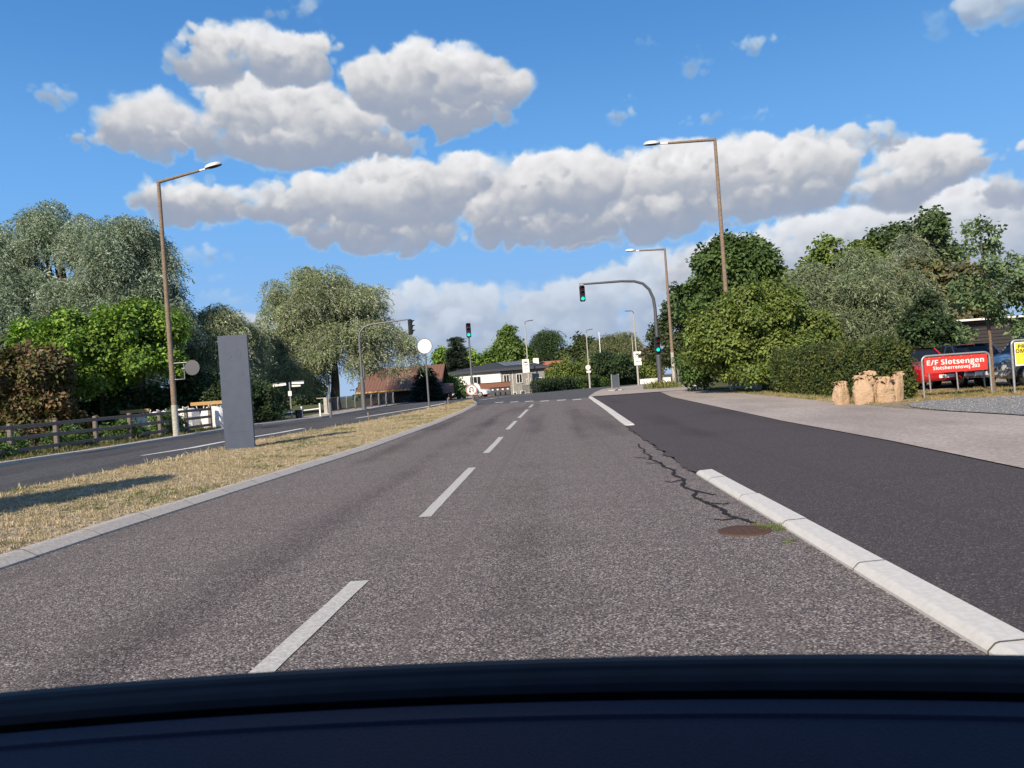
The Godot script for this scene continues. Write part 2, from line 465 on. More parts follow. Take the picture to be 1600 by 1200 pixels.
func ground_materials() -> void:
	# rolled chippings in binder: every cell of the pattern is one stone
	var asph := mat(Color.WHITE, 0.88)
	asph.metallic_specular = 0.3
	asph.albedo_texture = tex(0.2, FastNoiseLite.TYPE_CELLULAR, 1, [0.0, 0.18, 0.34, 0.5, 0.68, 0.84, 1.0], [lin(0.048, 0.042, 0.043), lin(0.075, 0.065, 0.065), lin(0.112, 0.097, 0.095), lin(0.148, 0.127, 0.122), lin(0.19, 0.163, 0.152), lin(0.27, 0.235, 0.217), lin(0.50, 0.45, 0.415)], 1024, 1.0, FastNoiseLite.RETURN_CELL_VALUE, 11)
	asph.heightmap_enabled = true; asph.heightmap_scale = 0.4
	asph.heightmap_texture = tex(0.2, FastNoiseLite.TYPE_CELLULAR, 1, [0.0, 1.0], [Color.WHITE, Color.BLACK], 1024, 1.0, FastNoiseLite.RETURN_DISTANCE, 11)
	asph.uv1_triplanar = true; asph.uv1_world_triplanar = true; asph.uv1_scale = Vector3.ONE / 1.8
	asph.vertex_color_use_as_albedo = true
	M.asphalt = asph
	var old := asph.duplicate()
	old.albedo_texture = tex(0.2, FastNoiseLite.TYPE_CELLULAR, 1, [0.0, 0.4, 0.8, 1.0], [lin(0.045, 0.046, 0.052), lin(0.08, 0.08, 0.086), lin(0.12, 0.118, 0.122), lin(0.2, 0.195, 0.19)], 512, 1.0, FastNoiseLite.RETURN_CELL_VALUE, 21)
	old.heightmap_scale = 0.5; old.uv1_scale = Vector3.ONE / 1.6
	M.old_asphalt = old
	var fresh := asph.duplicate()
	fresh.albedo_texture = tex(0.22, FastNoiseLite.TYPE_CELLULAR, 1, [0.0, 0.5, 0.86, 1.0], [lin(0.046, 0.039, 0.041), lin(0.069, 0.060, 0.061), lin(0.092, 0.080, 0.081), lin(0.20, 0.178, 0.175)], 1024, 1.0, FastNoiseLite.RETURN_CELL_VALUE, 31)
	fresh.heightmap_scale = 0.25; fresh.uv1_scale = Vector3.ONE / 1.9
	M.fresh_asphalt = fresh
	var pave := asph.duplicate()
	pave.albedo_texture = tex(0.16, FastNoiseLite.TYPE_CELLULAR, 1, [0.0, 0.5, 1.0], [lin(0.335, 0.285, 0.25), lin(0.40, 0.348, 0.312), lin(0.475, 0.42, 0.38)], 512, 1.0, FastNoiseLite.RETURN_CELL_VALUE, 41)
	pave.heightmap_scale = 0.3; pave.uv1_scale = Vector3.ONE / 3.4
	M.pave = pave
	var soil := asph.duplicate()
	soil.albedo_texture = tex(0.02, FastNoiseLite.TYPE_SIMPLEX_SMOOTH, 5, [0.25, 0.5, 0.75], [lin(0.25, 0.20, 0.13), lin(0.36, 0.295, 0.20), lin(0.45, 0.375, 0.265)], 512, 1.0, 0, 51)
	soil.heightmap_texture = tex(0.06, FastNoiseLite.TYPE_SIMPLEX_SMOOTH, 4, [], [], 512, 1.0, 0, 52)
	soil.heightmap_scale = 3.0; soil.uv1_scale = Vector3.ONE / 2.0; soil.roughness = 0.95
	M.dry_soil = soil
	var field := soil.duplicate()
	field.albedo_texture = tex(0.02, FastNoiseLite.TYPE_SIMPLEX_SMOOTH, 5, [0.25, 0.5, 0.75], [lin(0.05, 0.075, 0.025), lin(0.10, 0.105, 0.04), lin(0.16, 0.14, 0.07)], 512, 1.0, 0, 53)
	M.field = field
	var gravel := asph.duplicate()
	gravel.albedo_texture = tex(0.14, FastNoiseLite.TYPE_CELLULAR, 1, [0.0, 0.35, 0.7, 1.0], [lin(0.16, 0.16, 0.165), lin(0.27, 0.27, 0.275), lin(0.37, 0.37, 0.37), lin(0.5, 0.5, 0.5)], 512, 1.0, FastNoiseLite.RETURN_CELL_VALUE, 61)
	gravel.heightmap_scale = 1.5; gravel.uv1_scale = Vector3.ONE / 1.4
	M.gravel = gravel
	M.kerb_white = grained(lin(0.53, 0.515, 0.485), lin(0.60, 0.585, 0.555), 2.2, 0.9, 0.0, 0.03, 6)
	M.kerb_grey = grained(lin(0.38, 0.345, 0.30), lin(0.52, 0.48, 0.425), 2.2, 0.9, 0.05, 0.04, 6)
	M.paint = grained(lin(0.43, 0.41, 0.38), lin(0.54, 0.52, 0.485), 1.1, 0.7, 0.25, 0.06, 5)
	M.paint_white = grained(lin(0.55, 0.54, 0.52), lin(0.74, 0.73, 0.71), 1.1, 0.7, 0.2, 0.06, 5)
	M.joint = mat(lin(0.10, 0.09, 0.075), 0.95)
	M.tar = mat(lin(0.030, 0.028, 0.028), 0.85); M.tar.metallic_specular = 0.2
	M.rust = grained(lin(0.06, 0.032, 0.02), lin(0.13, 0.062, 0.036), 6.0, 0.8, 0.5, 0.05)

var n_wear := FastNoiseLite.new()
func white(_x: float, _z: float) -> Color: return Color(1, 1, 1)
func flat0(_x: float, _z: float) -> float: return 0.0
# streaks that wheels and years have left along the lanes, broken up by noise
func wear(x: float, z: float) -> Color:
	var a := n_wear.get_noise_2d(x * 26.0, z * 1.3)
	var b := n_wear.get_noise_2d(x * 7.0 + 90.0, z * 4.0)
	var c := n_wear.get_noise_2d(x * 3.0 + 50.0, z * 14.0)
	# where tyres run the stones are rubbed dark and the binder shows; between them lies pale grit
	var t := 1e9
	for w in [-4.0, -2.4, -0.75, 0.85]: t = minf(t, absf(x - pl([Vector2(0, w), Vector2(45, w + 0.4)], z) + 0.25 * b))
	var run := (1.0 - smoothstep(0.1, 0.5, t)) * (0.6 + 0.8 * b)
	var k := 1.10 + 0.55 * a + 0.24 * b + 0.16 * c - 0.24 * run
	var p := 0.02 * run + 0.03 * n_wear.get_noise_2d(x * 14.0 + 300.0, z * 1.2)
	return Color(k * (1.0 + 0.3 * p), k * (1.0 - p), k * (1.0 + 0.7 * p))
func lanes(x: float, z: float) -> Color:
	var m := mottle(x, z).r
	var k := 0.95
	if z < 34.0 and x < -11.1 + 0.06 * n_wear.get_noise_1d(z * 20.0): k = 1.5
	if x < -12.75 + 0.1 * n_wear.get_noise_1d(z * 12.0): k = 0.85
	return Color(k * m * (1.02 if k < 0.9 else 1.0), k * m, k * m)
func mottle(x: float, z: float) -> Color:
	var k := 0.97 + 0.26 * n_wear.get_noise_2d(x * 9.0 + 40.0, z * 5.0) + 0.16 * n_wear.get_noise_2d(x * 30.0, z * 6.0) + 0.12 * n_wear.get_noise_2d(x * 2.0 + 7.0, z * 2.0)
	return Color(k, k, k)
# dust and roller marks on the new surface
func scuffed(x: float, z: float) -> Color:
	var k := 1.12 + 0.34 * n_wear.get_noise_2d(x * 8.0 + 11.0, z * 1.6) + 0.22 * n_wear.get_noise_2d(x * 34.0, z * 2.2) + 0.18 * n_wear.get_noise_2d(x * 3.0 + 70.0, z * 9.0)
	return Color(k * 1.01, k, k * 0.99)
func path_edge(z: float) -> float:
	var x := pl(RK, z)
	if z > 9.9 and z < 20.2:
		x += 0.10 * n_wear.get_noise_1d(z * 60.0) + 0.06 * n_wear.get_noise_1d(z * 190.0) - 0.02
	else:
		x += 0.2
	return x
func path_rise(x: float, z: float) -> float:
	if z > 9.5 and z < 20.6:
		var t := minf(smoothstep(9.5, 10.4, z), 1.0 - smoothstep(19.6, 20.6, z))
		return lerpf(0.03, 0.018 * smoothstep(0.0, 1.0, (x - path_edge(z)) / 1.1) + 0.012, t)
	return 0.03

func kerb_run(parent: Node3D, line: Array, z0: float, z1: float, step: float, width: float, top: float, m: Material, side: float, lean: float) -> void:
	var z := z0
	while z < z1 - 0.15:
		var l := minf(step * fr(0.94, 1.06), z1 - z)
		var za := z + 0.003; var zb := z + l - 0.004
		var xa := pl(line, za); var xb := pl(line, zb)
		var mb := MB.new()
		var hh := top + fr(-0.004, 0.004); var sh := fr(-0.006, 0.006)
		var rows := []
		for e in 2:
			var zz: float = za if e == 0 else zb
			var xx: float = (xa if e == 0 else xb) + sh
			var g := gr(zz)
			var bv := 0.018
			var prof := [Vector2(0.0, -0.12), Vector2(0.0, 0.016), Vector2(lean, hh - 0.006), Vector2(lean + bv, hh), Vector2(width - bv, hh + 0.006), Vector2(width, hh - bv), Vector2(width, -0.12)]
			var row := []
			for p in prof: row.append(Vector3(xx + side * p.x, g + p.y, -zz))
			rows.append(row)
		for k in 6:
			if side > 0.0: mb.quad(rows[0][k], rows[1][k], rows[1][k + 1], rows[0][k + 1])
			else: mb.quad(rows[0][k + 1], rows[1][k + 1], rows[1][k], rows[0][k])
		if side > 0.0:
			mb.fan(rows[0]); rows[1].reverse(); mb.fan(rows[1])
		else:
			var r0: Array = rows[0].duplicate(); r0.reverse(); mb.fan(r0); mb.fan(rows[1])
		part(parent, "kerbstone", mb, m)
		# dirt-filled joint, a hair proud of the worn edges
		var jm := MB.new()
		var jr := []
		for e in 2:
			var zz: float = zb - 0.003 + e * 0.012
			var row := []
			for p in [Vector2(-0.002, -0.05), Vector2(-0.001, 0.016), Vector2(lean, hh - 0.003), Vector2(lean + 0.018, hh + 0.003), Vector2(width - 0.018, hh + 0.009), Vector2(width + 0.002, hh - 0.018)]: row.append(Vector3(pl(line, zz) + sh + side * p.x, gr(zz) + p.y, -zz))
			jr.append(row)
		for k in 5: jm.quad(jr[0][k], jr[1][k], jr[1][k + 1], jr[0][k + 1])
		if z < 30.0: part(parent, "joint", jm, M.joint)
		z += l

func build_ground() -> void:
	n_wear.noise_type = FastNoiseLite.TYPE_SIMPLEX_SMOOTH; n_wear.frequency = 0.03; n_wear.fractal_octaves = 3; n_wear.seed = 4
	ground_materials()
	var far := 420.0
	struct("ground", sheet(poly([-far, -120, far, -120, far, 800, -far, 800]), -0.06), M.field)
	struct("road", strip(LK, RK, -12, 45.2, 0.4, 40, flat0, wear), M.asphalt)
	struct("oncoming_carriageway", strip(FK, VL, -12, 58, 0.8, 60, func(_x, _z): return -0.004, lanes), M.old_asphalt)
	struct("junction", sheet(poly([-11.5, 57.5, -11.5, 52, -5.2, 52, -4.2, 45.0, 2.15, 45.0, 3.0, 53.3, 5.6, 73, 11.1, 99, 15.6, 115, 27, 150, 20, 156, 7.0, 124, -2.2, 98, -4.0, 95.0, -13, 93, -12, 75]), 0.0), M.old_asphalt)
	# cycle path of fresh asphalt
	var edge := []
	var z := -12.0
	while z <= 47.0:
		edge.append(Vector2(z, path_edge(z))); z += 0.15
	struct("cycle_path", strip(edge, PP, -12, 44.5, 0.15, 24, path_rise, scuffed), M.fresh_asphalt)
	struct("pavement", strip(PP, PG, -12, 44.5, 0.6, 12, func(_x, _z): return 0.042, mottle), M.pave)
	struct("corner_pavement", strip(RK, PG, 44.5, 150, 1.0, 10, func(_x, _z): return 0.06, mottle), M.pave)
	var vk := []
	for p in LK: vk.append(p - Vector2(0, 0.2))
	struct("verge", strip(VL, vk, -12, 55, 0.5, 14, func(x, zz): return 0.062 + 0.06 * sin(clampf((x - pl(VL, zz)) / (pl(LK, zz) - pl(VL, zz)), 0.0, 1.0) * PI), mottle), M.dry_soil)
	var fo := []; var fi := []
	for p in FK: fo.append(p - Vector2(0, 2.6)); fi.append(p - Vector2(0, 0.0))
	struct("left_pavement", strip(fo, fi, -12, 95, 1.0, 4, func(_x, _zz): return 0.05, mottle), M.pave)
	struct("roadside_lawn", strip(PG, [Vector2(-14, 40), Vector2(150, 60)], -12, 46, 1.0, 24, func(_x, _zz): return 0.045, mottle), M.dry_soil)
	# kerbs, stone by stone
	var k1 := Node3D.new(); k1.name = "verge_kerb"; add_child(k1); meta(k1, "", "", "", "structure")
	kerb_run(k1, LK, -1.0, 54.6, 1.0, 0.22, 0.078, M.kerb_grey, -1.0, 0.12)
	var k2 := Node3D.new(); k2.name = "path_kerb"; add_child(k2); meta(k2, "", "", "", "structure")
	kerb_run(k2, RK, -2.3, 9.9, 1.45, 0.21, 0.05, M.kerb_white, 1.0, 0.03)
	kerb_run(k2, RK, 20.1, 53.0, 1.45, 0.21, 0.05, M.kerb_white, 1.0, 0.03)
	var k3 := Node3D.new(); k3.name = "far_kerb"; add_child(k3); meta(k3, "", "", "", "structure")
	kerb_run(k3, FK, 10.0, 56.0, 2.0, 0.16, 0.10, M.kerb_grey, -1.0, 0.02)
	# lane line dashes
	var lane := Node3D.new(); lane.name = "lane_marking"; add_child(lane); meta(lane, "", "", "", "structure")
	var ll := [Vector2(0, -1.44), Vector2(3.6, -1.43), Vector2(5.4, -1.37), Vector2(8, -1.33), Vector2(15, -1.29), Vector2(22, -1.24), Vector2(26, -1.17), Vector2(34.4, -1.01), Vector2(42, -0.85)]
	for d in [[0.5, 5.36], [7.93, 12.55], [15.17, 19.42], [22.1, 26.05], [27.9, 34.4], [36.5, 40.0]]:
		var mb := MB.new()
		var pts := []; var ws := []
		for k in 17:
			var zz: float = lerpf(d[0], d[1], k / 16.0)
			pts.append(Vector2(pl(ll, zz), zz)); ws.append(0.125 + fr(-0.006, 0.006))
		ribbon(mb, pts, ws, 0.005)
		part(lane, "dash", mb, M.paint)
	for c in [[-3.02, 47.2], [-2.08, 46.1], [-1.2, 45.3], [-0.32, 44.1], [0.6, 43.4], [1.41, 42.6]]:
		var mb := MB.new()
		ribbon(mb, [Vector2(c[0] - 0.24, c[1]), Vector2(c[0] + 0.24, c[1])], [0.9, 0.9], 0.009)
		part(lane, "crossing_dash", mb, M.paint_white)
	var el := MB.new()
	ribbon(el, [Vector2(-11.4, 21.7), Vector2(-10.9, 23.65), Vector2(-10.8, 25.9), Vector2(-10.1, 29.25), Vector2(-9.9, 31.5)], [0.16, 0.3, 0.26, 0.32, 0.26], 0.006)
	part(lane, "edge_line", el, M.paint_white)
	el = MB.new()
	ribbon(el, [Vector2(-9.4, 38.2), Vector2(-9.05, 39.9), Vector2(-7.7, 47.8), Vector2(-7.2, 54)], [0.3, 0.3, 0.3, 0.3], 0.008)
	part(lane, "edge_line", el, M.paint_white)
	el = MB.new()
	ribbon(el, [Vector2(-4.9, 55.5), Vector2(-3.6, 61), Vector2(-1.5, 68)], [0.25, 0.25, 0.25], 0.012)
	part(lane, "edge_line", el, M.paint_white)
	# tar run into the cracks beside the dropped kerb
	var tar := Node3D.new(); tar.name = "tar_seam"; add_child(tar); meta(tar, "", "", "", "structure")
	var main := [Vector2(1.56, 14.9), Vector2(1.5, 14.2), Vector2(1.54, 13.7), Vector2(1.45, 13.1), Vector2(1.5, 12.5), Vector2(1.42, 12.0), Vector2(1.5, 11.5), Vector2(1.47, 10.9), Vector2(1.53, 10.5), Vector2(1.46, 10.0), Vector2(1.5, 9.5), Vector2(1.38, 8.9), Vector2(1.46, 8.5), Vector2(1.37, 8.1), Vector2(1.41, 7.7), Vector2(1.47, 7.3), Vector2(1.45, 7.0), Vector2(1.52, 6.75), Vector2(1.58, 6.5)]
	var mp := []; var mw := []
	for k in main.size() - 1:
		for j in 5:
			var q: Vector2 = main[k].lerp(main[k + 1], j / 5.0)
			mp.append(q + Vector2(fr(-0.014, 0.014), 0)); mw.append(0.018 + 0.045 * absf(sin(k * 1.7 + j)) * (0.5 if k < 4 else 1.0))
	var tm := MB.new(); ribbon(tm, mp, mw, 0.004); part(tar, "seam", tm, M.tar)
	for b in [[Vector2(1.5, 11.5), Vector2(1.38, 11.4), Vector2(1.3, 11.6)], [Vector2(1.5, 9.5), Vector2(1.32, 9.3), Vector2(1.27, 9.45)], [Vector2(1.46, 8.5), Vector2(1.56, 8.2), Vector2(1.6, 8.15)], [Vector2(1.41, 7.7), Vector2(1.55, 7.55), Vector2(1.6, 7.6)], [Vector2(1.38, 12.2), Vector2(1.25, 12.5)], [Vector2(1.5, 6.8), Vector2(1.36, 6.75), Vector2(1.3, 6.82)]]:
		var w := []
		for k in b.size(): w.append(0.05 * (1.0 - 0.8 * k / float(b.size())))
		var sm := MB.new(); ribbon(sm, b, w, 0.0045); part(tar, "seam", sm, M.tar)
	# gravel pull-in
	struct("gravel", sheet(poly([8.95, 20.6, 8.44, 19.2, 8.36, 17.3, 8.46, 15.6, 8.5, 12, 14, 12, 14.5, 20.2, 11.7, 20.5, 10.5, 21.1, 9.57, 21.15]), 0.062), M.gravel)

# ---------------------------------------------------------------- plants
var leaf := {}
func leaf_mat(back: Color, rough := 0.6) -> StandardMaterial3D:
	var m := mat(Color.WHITE, rough)
	m.vertex_color_use_as_albedo = true
	m.cull_mode = BaseMaterial3D.CULL_DISABLED
	m.backlight_enabled = true; m.backlight = back
	return m
# one leaf as a folded diamond
func add_leaf(mb: MB, p: Vector3, along: Vector3, nrm: Vector3, l: float, w: float) -> void:
	var side := along.cross(nrm).normalized()
	var a := p; var b := p + along * l * 0.45 + side * w * 0.5 + nrm * w * 0.12
	var t := p + along * l - nrm * l * 0.12; var d := p + along * l * 0.45 - side * w * 0.5 + nrm * w * 0.12
	mb.tri(a, b, t); mb.tri(a, t, d)
func rdir() -> Vector3:
	var z := fr(-1, 1); var a := fr(0, TAU); var r := sqrt(1.0 - z * z)
	return Vector3(r * cos(a), z, r * sin(a))
func make_leaves() -> void:
	# broad leaves round the end of a twig
	for k in 3:
		var mb := MB.new()
		for j in 16:
			var d := rdir(); d.y = d.y * 0.55 + 0.1; d = d.normalized()
			var p := d * fr(0.05, 0.42)
			var nn := (Vector3.UP * 1.1 + rdir() * 0.9).normalized()
			var al := (d + rdir() * 0.5); al = (al - nn * al.dot(nn)).normalized()
			var s := fr(0.75, 1.25)
			mb.col = Color.WHITE * fr(0.75, 1.25)
			add_leaf(mb, p, al, nn, 0.24 * s, 0.17 * s)
		leaf["broad%d" % k] = mb.mesh()
	# narrow leaves along hanging twigs
	for k in 3:
		var mb := MB.new()
		for t in 5:
			var dir := rdir(); dir.y = absf(dir.y) * 0.3 - 0.1
			var p := rdir() * 0.12
			var stp := fr(0.10, 0.14)
			for j in 7:
				dir = (dir + Vector3(0, -0.22, 0)).normalized()
				p += dir * stp
				var nn := (rdir() + Vector3.UP * 0.4).normalized()
				var al := (dir + rdir() * 0.75).normalized(); al = (al - nn * al.dot(nn)).normalized()
				mb.col = Color.WHITE * fr(0.7, 1.3)
				add_leaf(mb, p, al, nn, fr(0.13, 0.21), fr(0.038, 0.058))
		leaf["narrow%d" % k] = mb.mesh()
	# small close leaves for hedges and clipped shrubs
	for k in 3:
		var mb := MB.new()
		for j in 20:
			var d := rdir()
			var nn := (d * 0.7 + Vector3.UP * 0.4 + rdir() * 0.9).normalized()
			var al := rdir(); al = (al - nn * al.dot(nn)).normalized()
			mb.col = Color.WHITE * fr(0.7, 1.3)
			add_leaf(mb, d * fr(0.02, 0.24), al, nn, fr(0.08, 0.12), fr(0.05, 0.075))
		leaf["small%d" % k] = mb.mesh()
	# a flat spray of needles
	for k in 3:
		var mb := MB.new()
		for t in 9:
			var a := fr(-1.0, 1.0)
			var dir := Vector3(sin(a), fr(-0.12, 0.16), cos(a)).normalized()
			var p := Vector3(0, 0, fr(-0.2, 0.2))
			for j in 3:
				mb.col = Color.WHITE * fr(0.7, 1.3)
				add_leaf(mb, p, (dir + rdir() * 0.25).normalized(), (Vector3.UP + rdir() * 0.6).normalized(), fr(0.16, 0.28), 0.06)
				p += dir * 0.15
		leaf["needle%d" % k] = mb.mesh()
	# grass tufts
	for k in 4:
		var mb := MB.new()
		for j in 15:
			var a := fr(0, TAU); var r := fr(0.0, 0.11)
			var p := Vector3(cos(a) * r, -0.02, sin(a) * r)
			var ln := fr(0.05, 0.13) * (1.0 if k < 3 else 1.6)
			var d := Vector3(cos(a) * fr(0, 0.7), 1.0, sin(a) * fr(0, 0.7)).normalized()
			var s := Vector3(-sin(a), 0, cos(a)).rotated(Vector3.UP, fr(-1.2, 1.2)) * fr(0.004, 0.008)
			var tip := p + d * ln + Vector3(cos(a), -0.4, sin(a)) * ln * fr(0.1, 0.5)
			var mid := p + d * ln * 0.6
			mb.col = Color.WHITE * fr(0.7, 1.3)
			mb.quad(p - s, p + s, mid + s * 0.8, mid - s * 0.8)
			mb.tri(mid - s * 0.8, mid + s * 0.8, tip)
		leaf["grass%d" % k] = mb.mesh()
	M.leaf = leaf_mat(Color(0.58, 0.70, 0.26))
	M.leaf_grey = leaf_mat(Color(0.52, 0.58, 0.42), 0.5)
	M.needle = leaf_mat(Color(0.08, 0.1, 0.06), 0.6)
	M.straw = leaf_mat(Color(0.34, 0.3, 0.18), 0.75)
	M.bark = grained(lin(0.045, 0.035, 0.026), lin(0.12, 0.098, 0.075), 1.4, 0.92, 2.0, 0.04)
	M.bark_pale = grained(lin(0.12, 0.085, 0.06), lin(0.24, 0.17, 0.12), 1.8, 0.92, 1.5, 0.04)

# many small copies of a leaf mesh as one part
func scatter(parent: Node3D, called: String, mesh: Mesh, material: Material, xf: Array, cols: Array) -> MultiMeshInstance3D:
	var mm := MultiMesh.new()
	mm.transform_format = MultiMesh.TRANSFORM_3D
	mm.use_colors = true
	mm.mesh = mesh
	mm.instance_count = xf.size()
	var buf := PackedFloat32Array(); buf.resize(xf.size() * 16)
	var o := 0
	for i in xf.size():
		var t: Transform3D = xf[i]
		var c: Color = cols[i]
		var b := t.basis
		buf[o] = b.x.x; buf[o + 1] = b.y.x; buf[o + 2] = b.z.x; buf[o + 3] = t.origin.x
		buf[o + 4] = b.x.y; buf[o + 5] = b.y.y; buf[o + 6] = b.z.y; buf[o + 7] = t.origin.y
		buf[o + 8] = b.x.z; buf[o + 9] = b.y.z; buf[o + 10] = b.z.z; buf[o + 11] = t.origin.z
		buf[o + 12] = c.r; buf[o + 13] = c.g; buf[o + 14] = c.b; buf[o + 15] = 1.0
		o += 16
	mm.buffer = buf
	var n := MultiMeshInstance3D.new()
	n.name = numbered(parent, called)
	n.multimesh = mm
	n.material_override = material
	n.set_meta("kind", "stuff")
	parent.add_child(n, true)
	return n
func tone(pal: Array) -> Color:
	var a: Color = pal[rng.randi() % pal.size()]
	var b: Color = pal[rng.randi() % pal.size()]
	return a.lerp(b, rng.randf()) * fr(0.78, 1.22)
# upright frame with y along n, turned at random
func frame(n: Vector3, s: float) -> Basis:
	var ref := Vector3.RIGHT if absf(n.x) < 0.8 else Vector3.FORWARD
	var x := n.cross(ref).normalized().rotated(n, fr(0, TAU))
	return Basis(x * s, n * s, x.cross(n) * s)
# puffs of foliage over a few big masses
func billow(masses: Array, count: int, lo: float, hi: float, stretch := 1.0) -> Array:
	var out := []
	var tot := 0.0
	for m in masses: tot += m[1].x * m[1].y
	for m in masses:
		var c: int = maxi(3, int(count * m[1].x * m[1].y / tot))
		for k in c:
			var d := rdir()
			if d.y < -0.55: d.y *= -0.5; d = d.normalized()
			var r: Vector3 = m[1]
			var s := fr(lo, hi) * (r.x + r.y) * 0.5
			if rng.randf() < 0.16: out.append([m[0] + d * r * fr(1.02, 1.2), Vector3(s, s * stretch, s) * fr(0.35, 0.6)])
			out.append([m[0] + d * r * fr(0.7, 1.0), Vector3(s * fr(0.85, 1.2), s * fr(0.7, 1.0) * stretch, s * fr(0.85, 1.2))])
	return out
# foliage on the skins of ellipsoids
func foliage(parent: Node3D, called: String, lobes: Array, kind: String, material: Material, pal: Array, size: float, per_m2: float, ymin: float, droop := 0.0, core := []) -> void:
	for v in 3:
		var xf := []; var cols := []
		for L in lobes:
			var c: Vector3 = L[0]; var r: Vector3 = L[1]
			var tint := fr(0.9, 1.5)
			var area := 4.0 * PI * pow((pow(r.x * r.y, 1.6) + pow(r.x * r.z, 1.6) + pow(r.y * r.z, 1.6)) / 3.0, 1.0 / 1.6)
			for k in int(area * per_m2 / 3.0) + 1:
				var d := rdir()
				var p := c + d * r * lerpf(0.62, 1.06, sqrt(rng.randf()))
				if p.y < ymin: continue
				var deep := false
				for m in core:
					var q: Vector3 = (p - m[0]) / m[1]
					if q.length_squared() < 0.3: deep = true
				if deep: continue
				var nn := (d / r).normalized()
				var up := (nn * 0.8 + Vector3.UP * 0.7 + rdir() * 0.55).normalized()
				if droop > 0.0: up = (Vector3.UP + nn * 0.5 * (1.0 - droop) + rdir() * 0.35).normalized()
				xf.append(Transform3D(frame(up, size * fr(0.55, 1.4)), p))
				cols.append(tone(pal) * tint)
		scatter(parent, called, leaf["%s%d" % [kind, v]], material, xf, cols)
func wood(parent: Node3D, top: float, r0: float, limbs: Array, m: Material, lean := 0.0) -> void:
	var mb := MB.new()
	var pts := []; var rad := []
	for k in 9:
		var t := k / 8.0
		pts.append(Vector3(lean * t + 0.12 * sin(t * 5.0) * r0 * 4.0, -0.15 + (top + 0.15) * t, 0.1 * cos(t * 4.0) * r0 * 3.0))
		rad.append(r0 * (1.0 - 0.75 * t) * (1.45 if k == 0 else 1.0))
	mb.tube(pts, rad, 10)
	part(parent, "trunk", mb, m)
	for l in limbs:
		var e: Vector3 = l[0]
		var s: Vector3 = pts[rng.randi_range(3, 6)]
		var bm := MB.new()
		var mid: Vector3 = s.lerp(e, 0.5) + Vector3(0, -0.1 * s.distance_to(e), 0)
		bm.tube([s, s.lerp(mid, 0.5), mid, mid.lerp(e, 0.6), e], [r0 * 0.45, r0 * 0.38, r0 * 0.28, r0 * 0.18, r0 * 0.07], 7)
		part(parent, "limb", bm, m)
# masses are given in metres from the foot of the trunk
func tree(called: String, label: String, cat: String, pos: Vector3, masses: Array, kind: String, material: Material, pal: Array, opt := {}) -> Node3D:
	var o := thing(called, label, cat, pos, 0.0, opt.get("group", ""))
	var lobes := billow(masses, opt.get("puffs", 26), opt.get("lo", 0.28), opt.get("hi", 0.46), opt.get("stretch", 1.0))
	for m in masses: lobes.append([m[0], m[1] * float(opt.get("core", 0.66))])
	var top := 0.0
	for m in masses: top = maxf(top, m[0].y)
	if opt.get("trunk", 0.2) > 0.0:
		wood(o, top, opt.get("trunk", 0.2), lobes.slice(0, 7), opt.get("bark", M.bark))
	foliage(o, "crown", lobes, kind, material, pal, opt.get("size", 1.0), opt.get("dens", 5.0), opt.get("ymin", 0.1), opt.get("droop", 0.0), masses)
	return o
func conifer(called: String, label: String, pos: Vector3, h: float, r: float, pal: Array, size: float, group := "") -> Node3D:
	var o := thing(called, label, "conifer", pos, 0.0, group)
	var mb := MB.new()
	mb.tube([Vector3(0, -0.1, 0), Vector3(0, h * 0.5, 0), Vector3(0, h, 0)], [r * 0.09, r * 0.05, 0.015], 8)
	part(o, "trunk", mb, M.bark)
	for v in 3:
		var xf := []; var cols := []
		var y := h * 0.04
		while y < h:
			var t := y / h
			var rr := r * pow(1.0 - t, 0.85)
			var nb: int = int(5 + 9 * (1.0 - t))
			for k in nb:
				var a := fr(0, TAU)
				var ln := rr * fr(0.7, 1.1)
				var s := 0.0
				while s < ln + 0.05:
					var out := Vector3(sin(a), -0.25 + 0.25 * s / maxf(ln, 0.1), cos(a)).normalized()
					var p := Vector3(sin(a) * s, y - 0.22 * s, cos(a) * s)
					var x := Vector3.UP.cross(out).normalized()
					var sz := size * fr(0.8, 1.25)
					xf.append(Transform3D(Basis(x * sz, out.cross(x) * sz, out * sz), p + rdir() * 0.06 * size))
					cols.append(tone(pal))
					s += 0.32 * size
			y += h * fr(0.035, 0.06)
		scatter(o, "crown", leaf["needle%d" % v], M.needle, xf, cols)
	return o
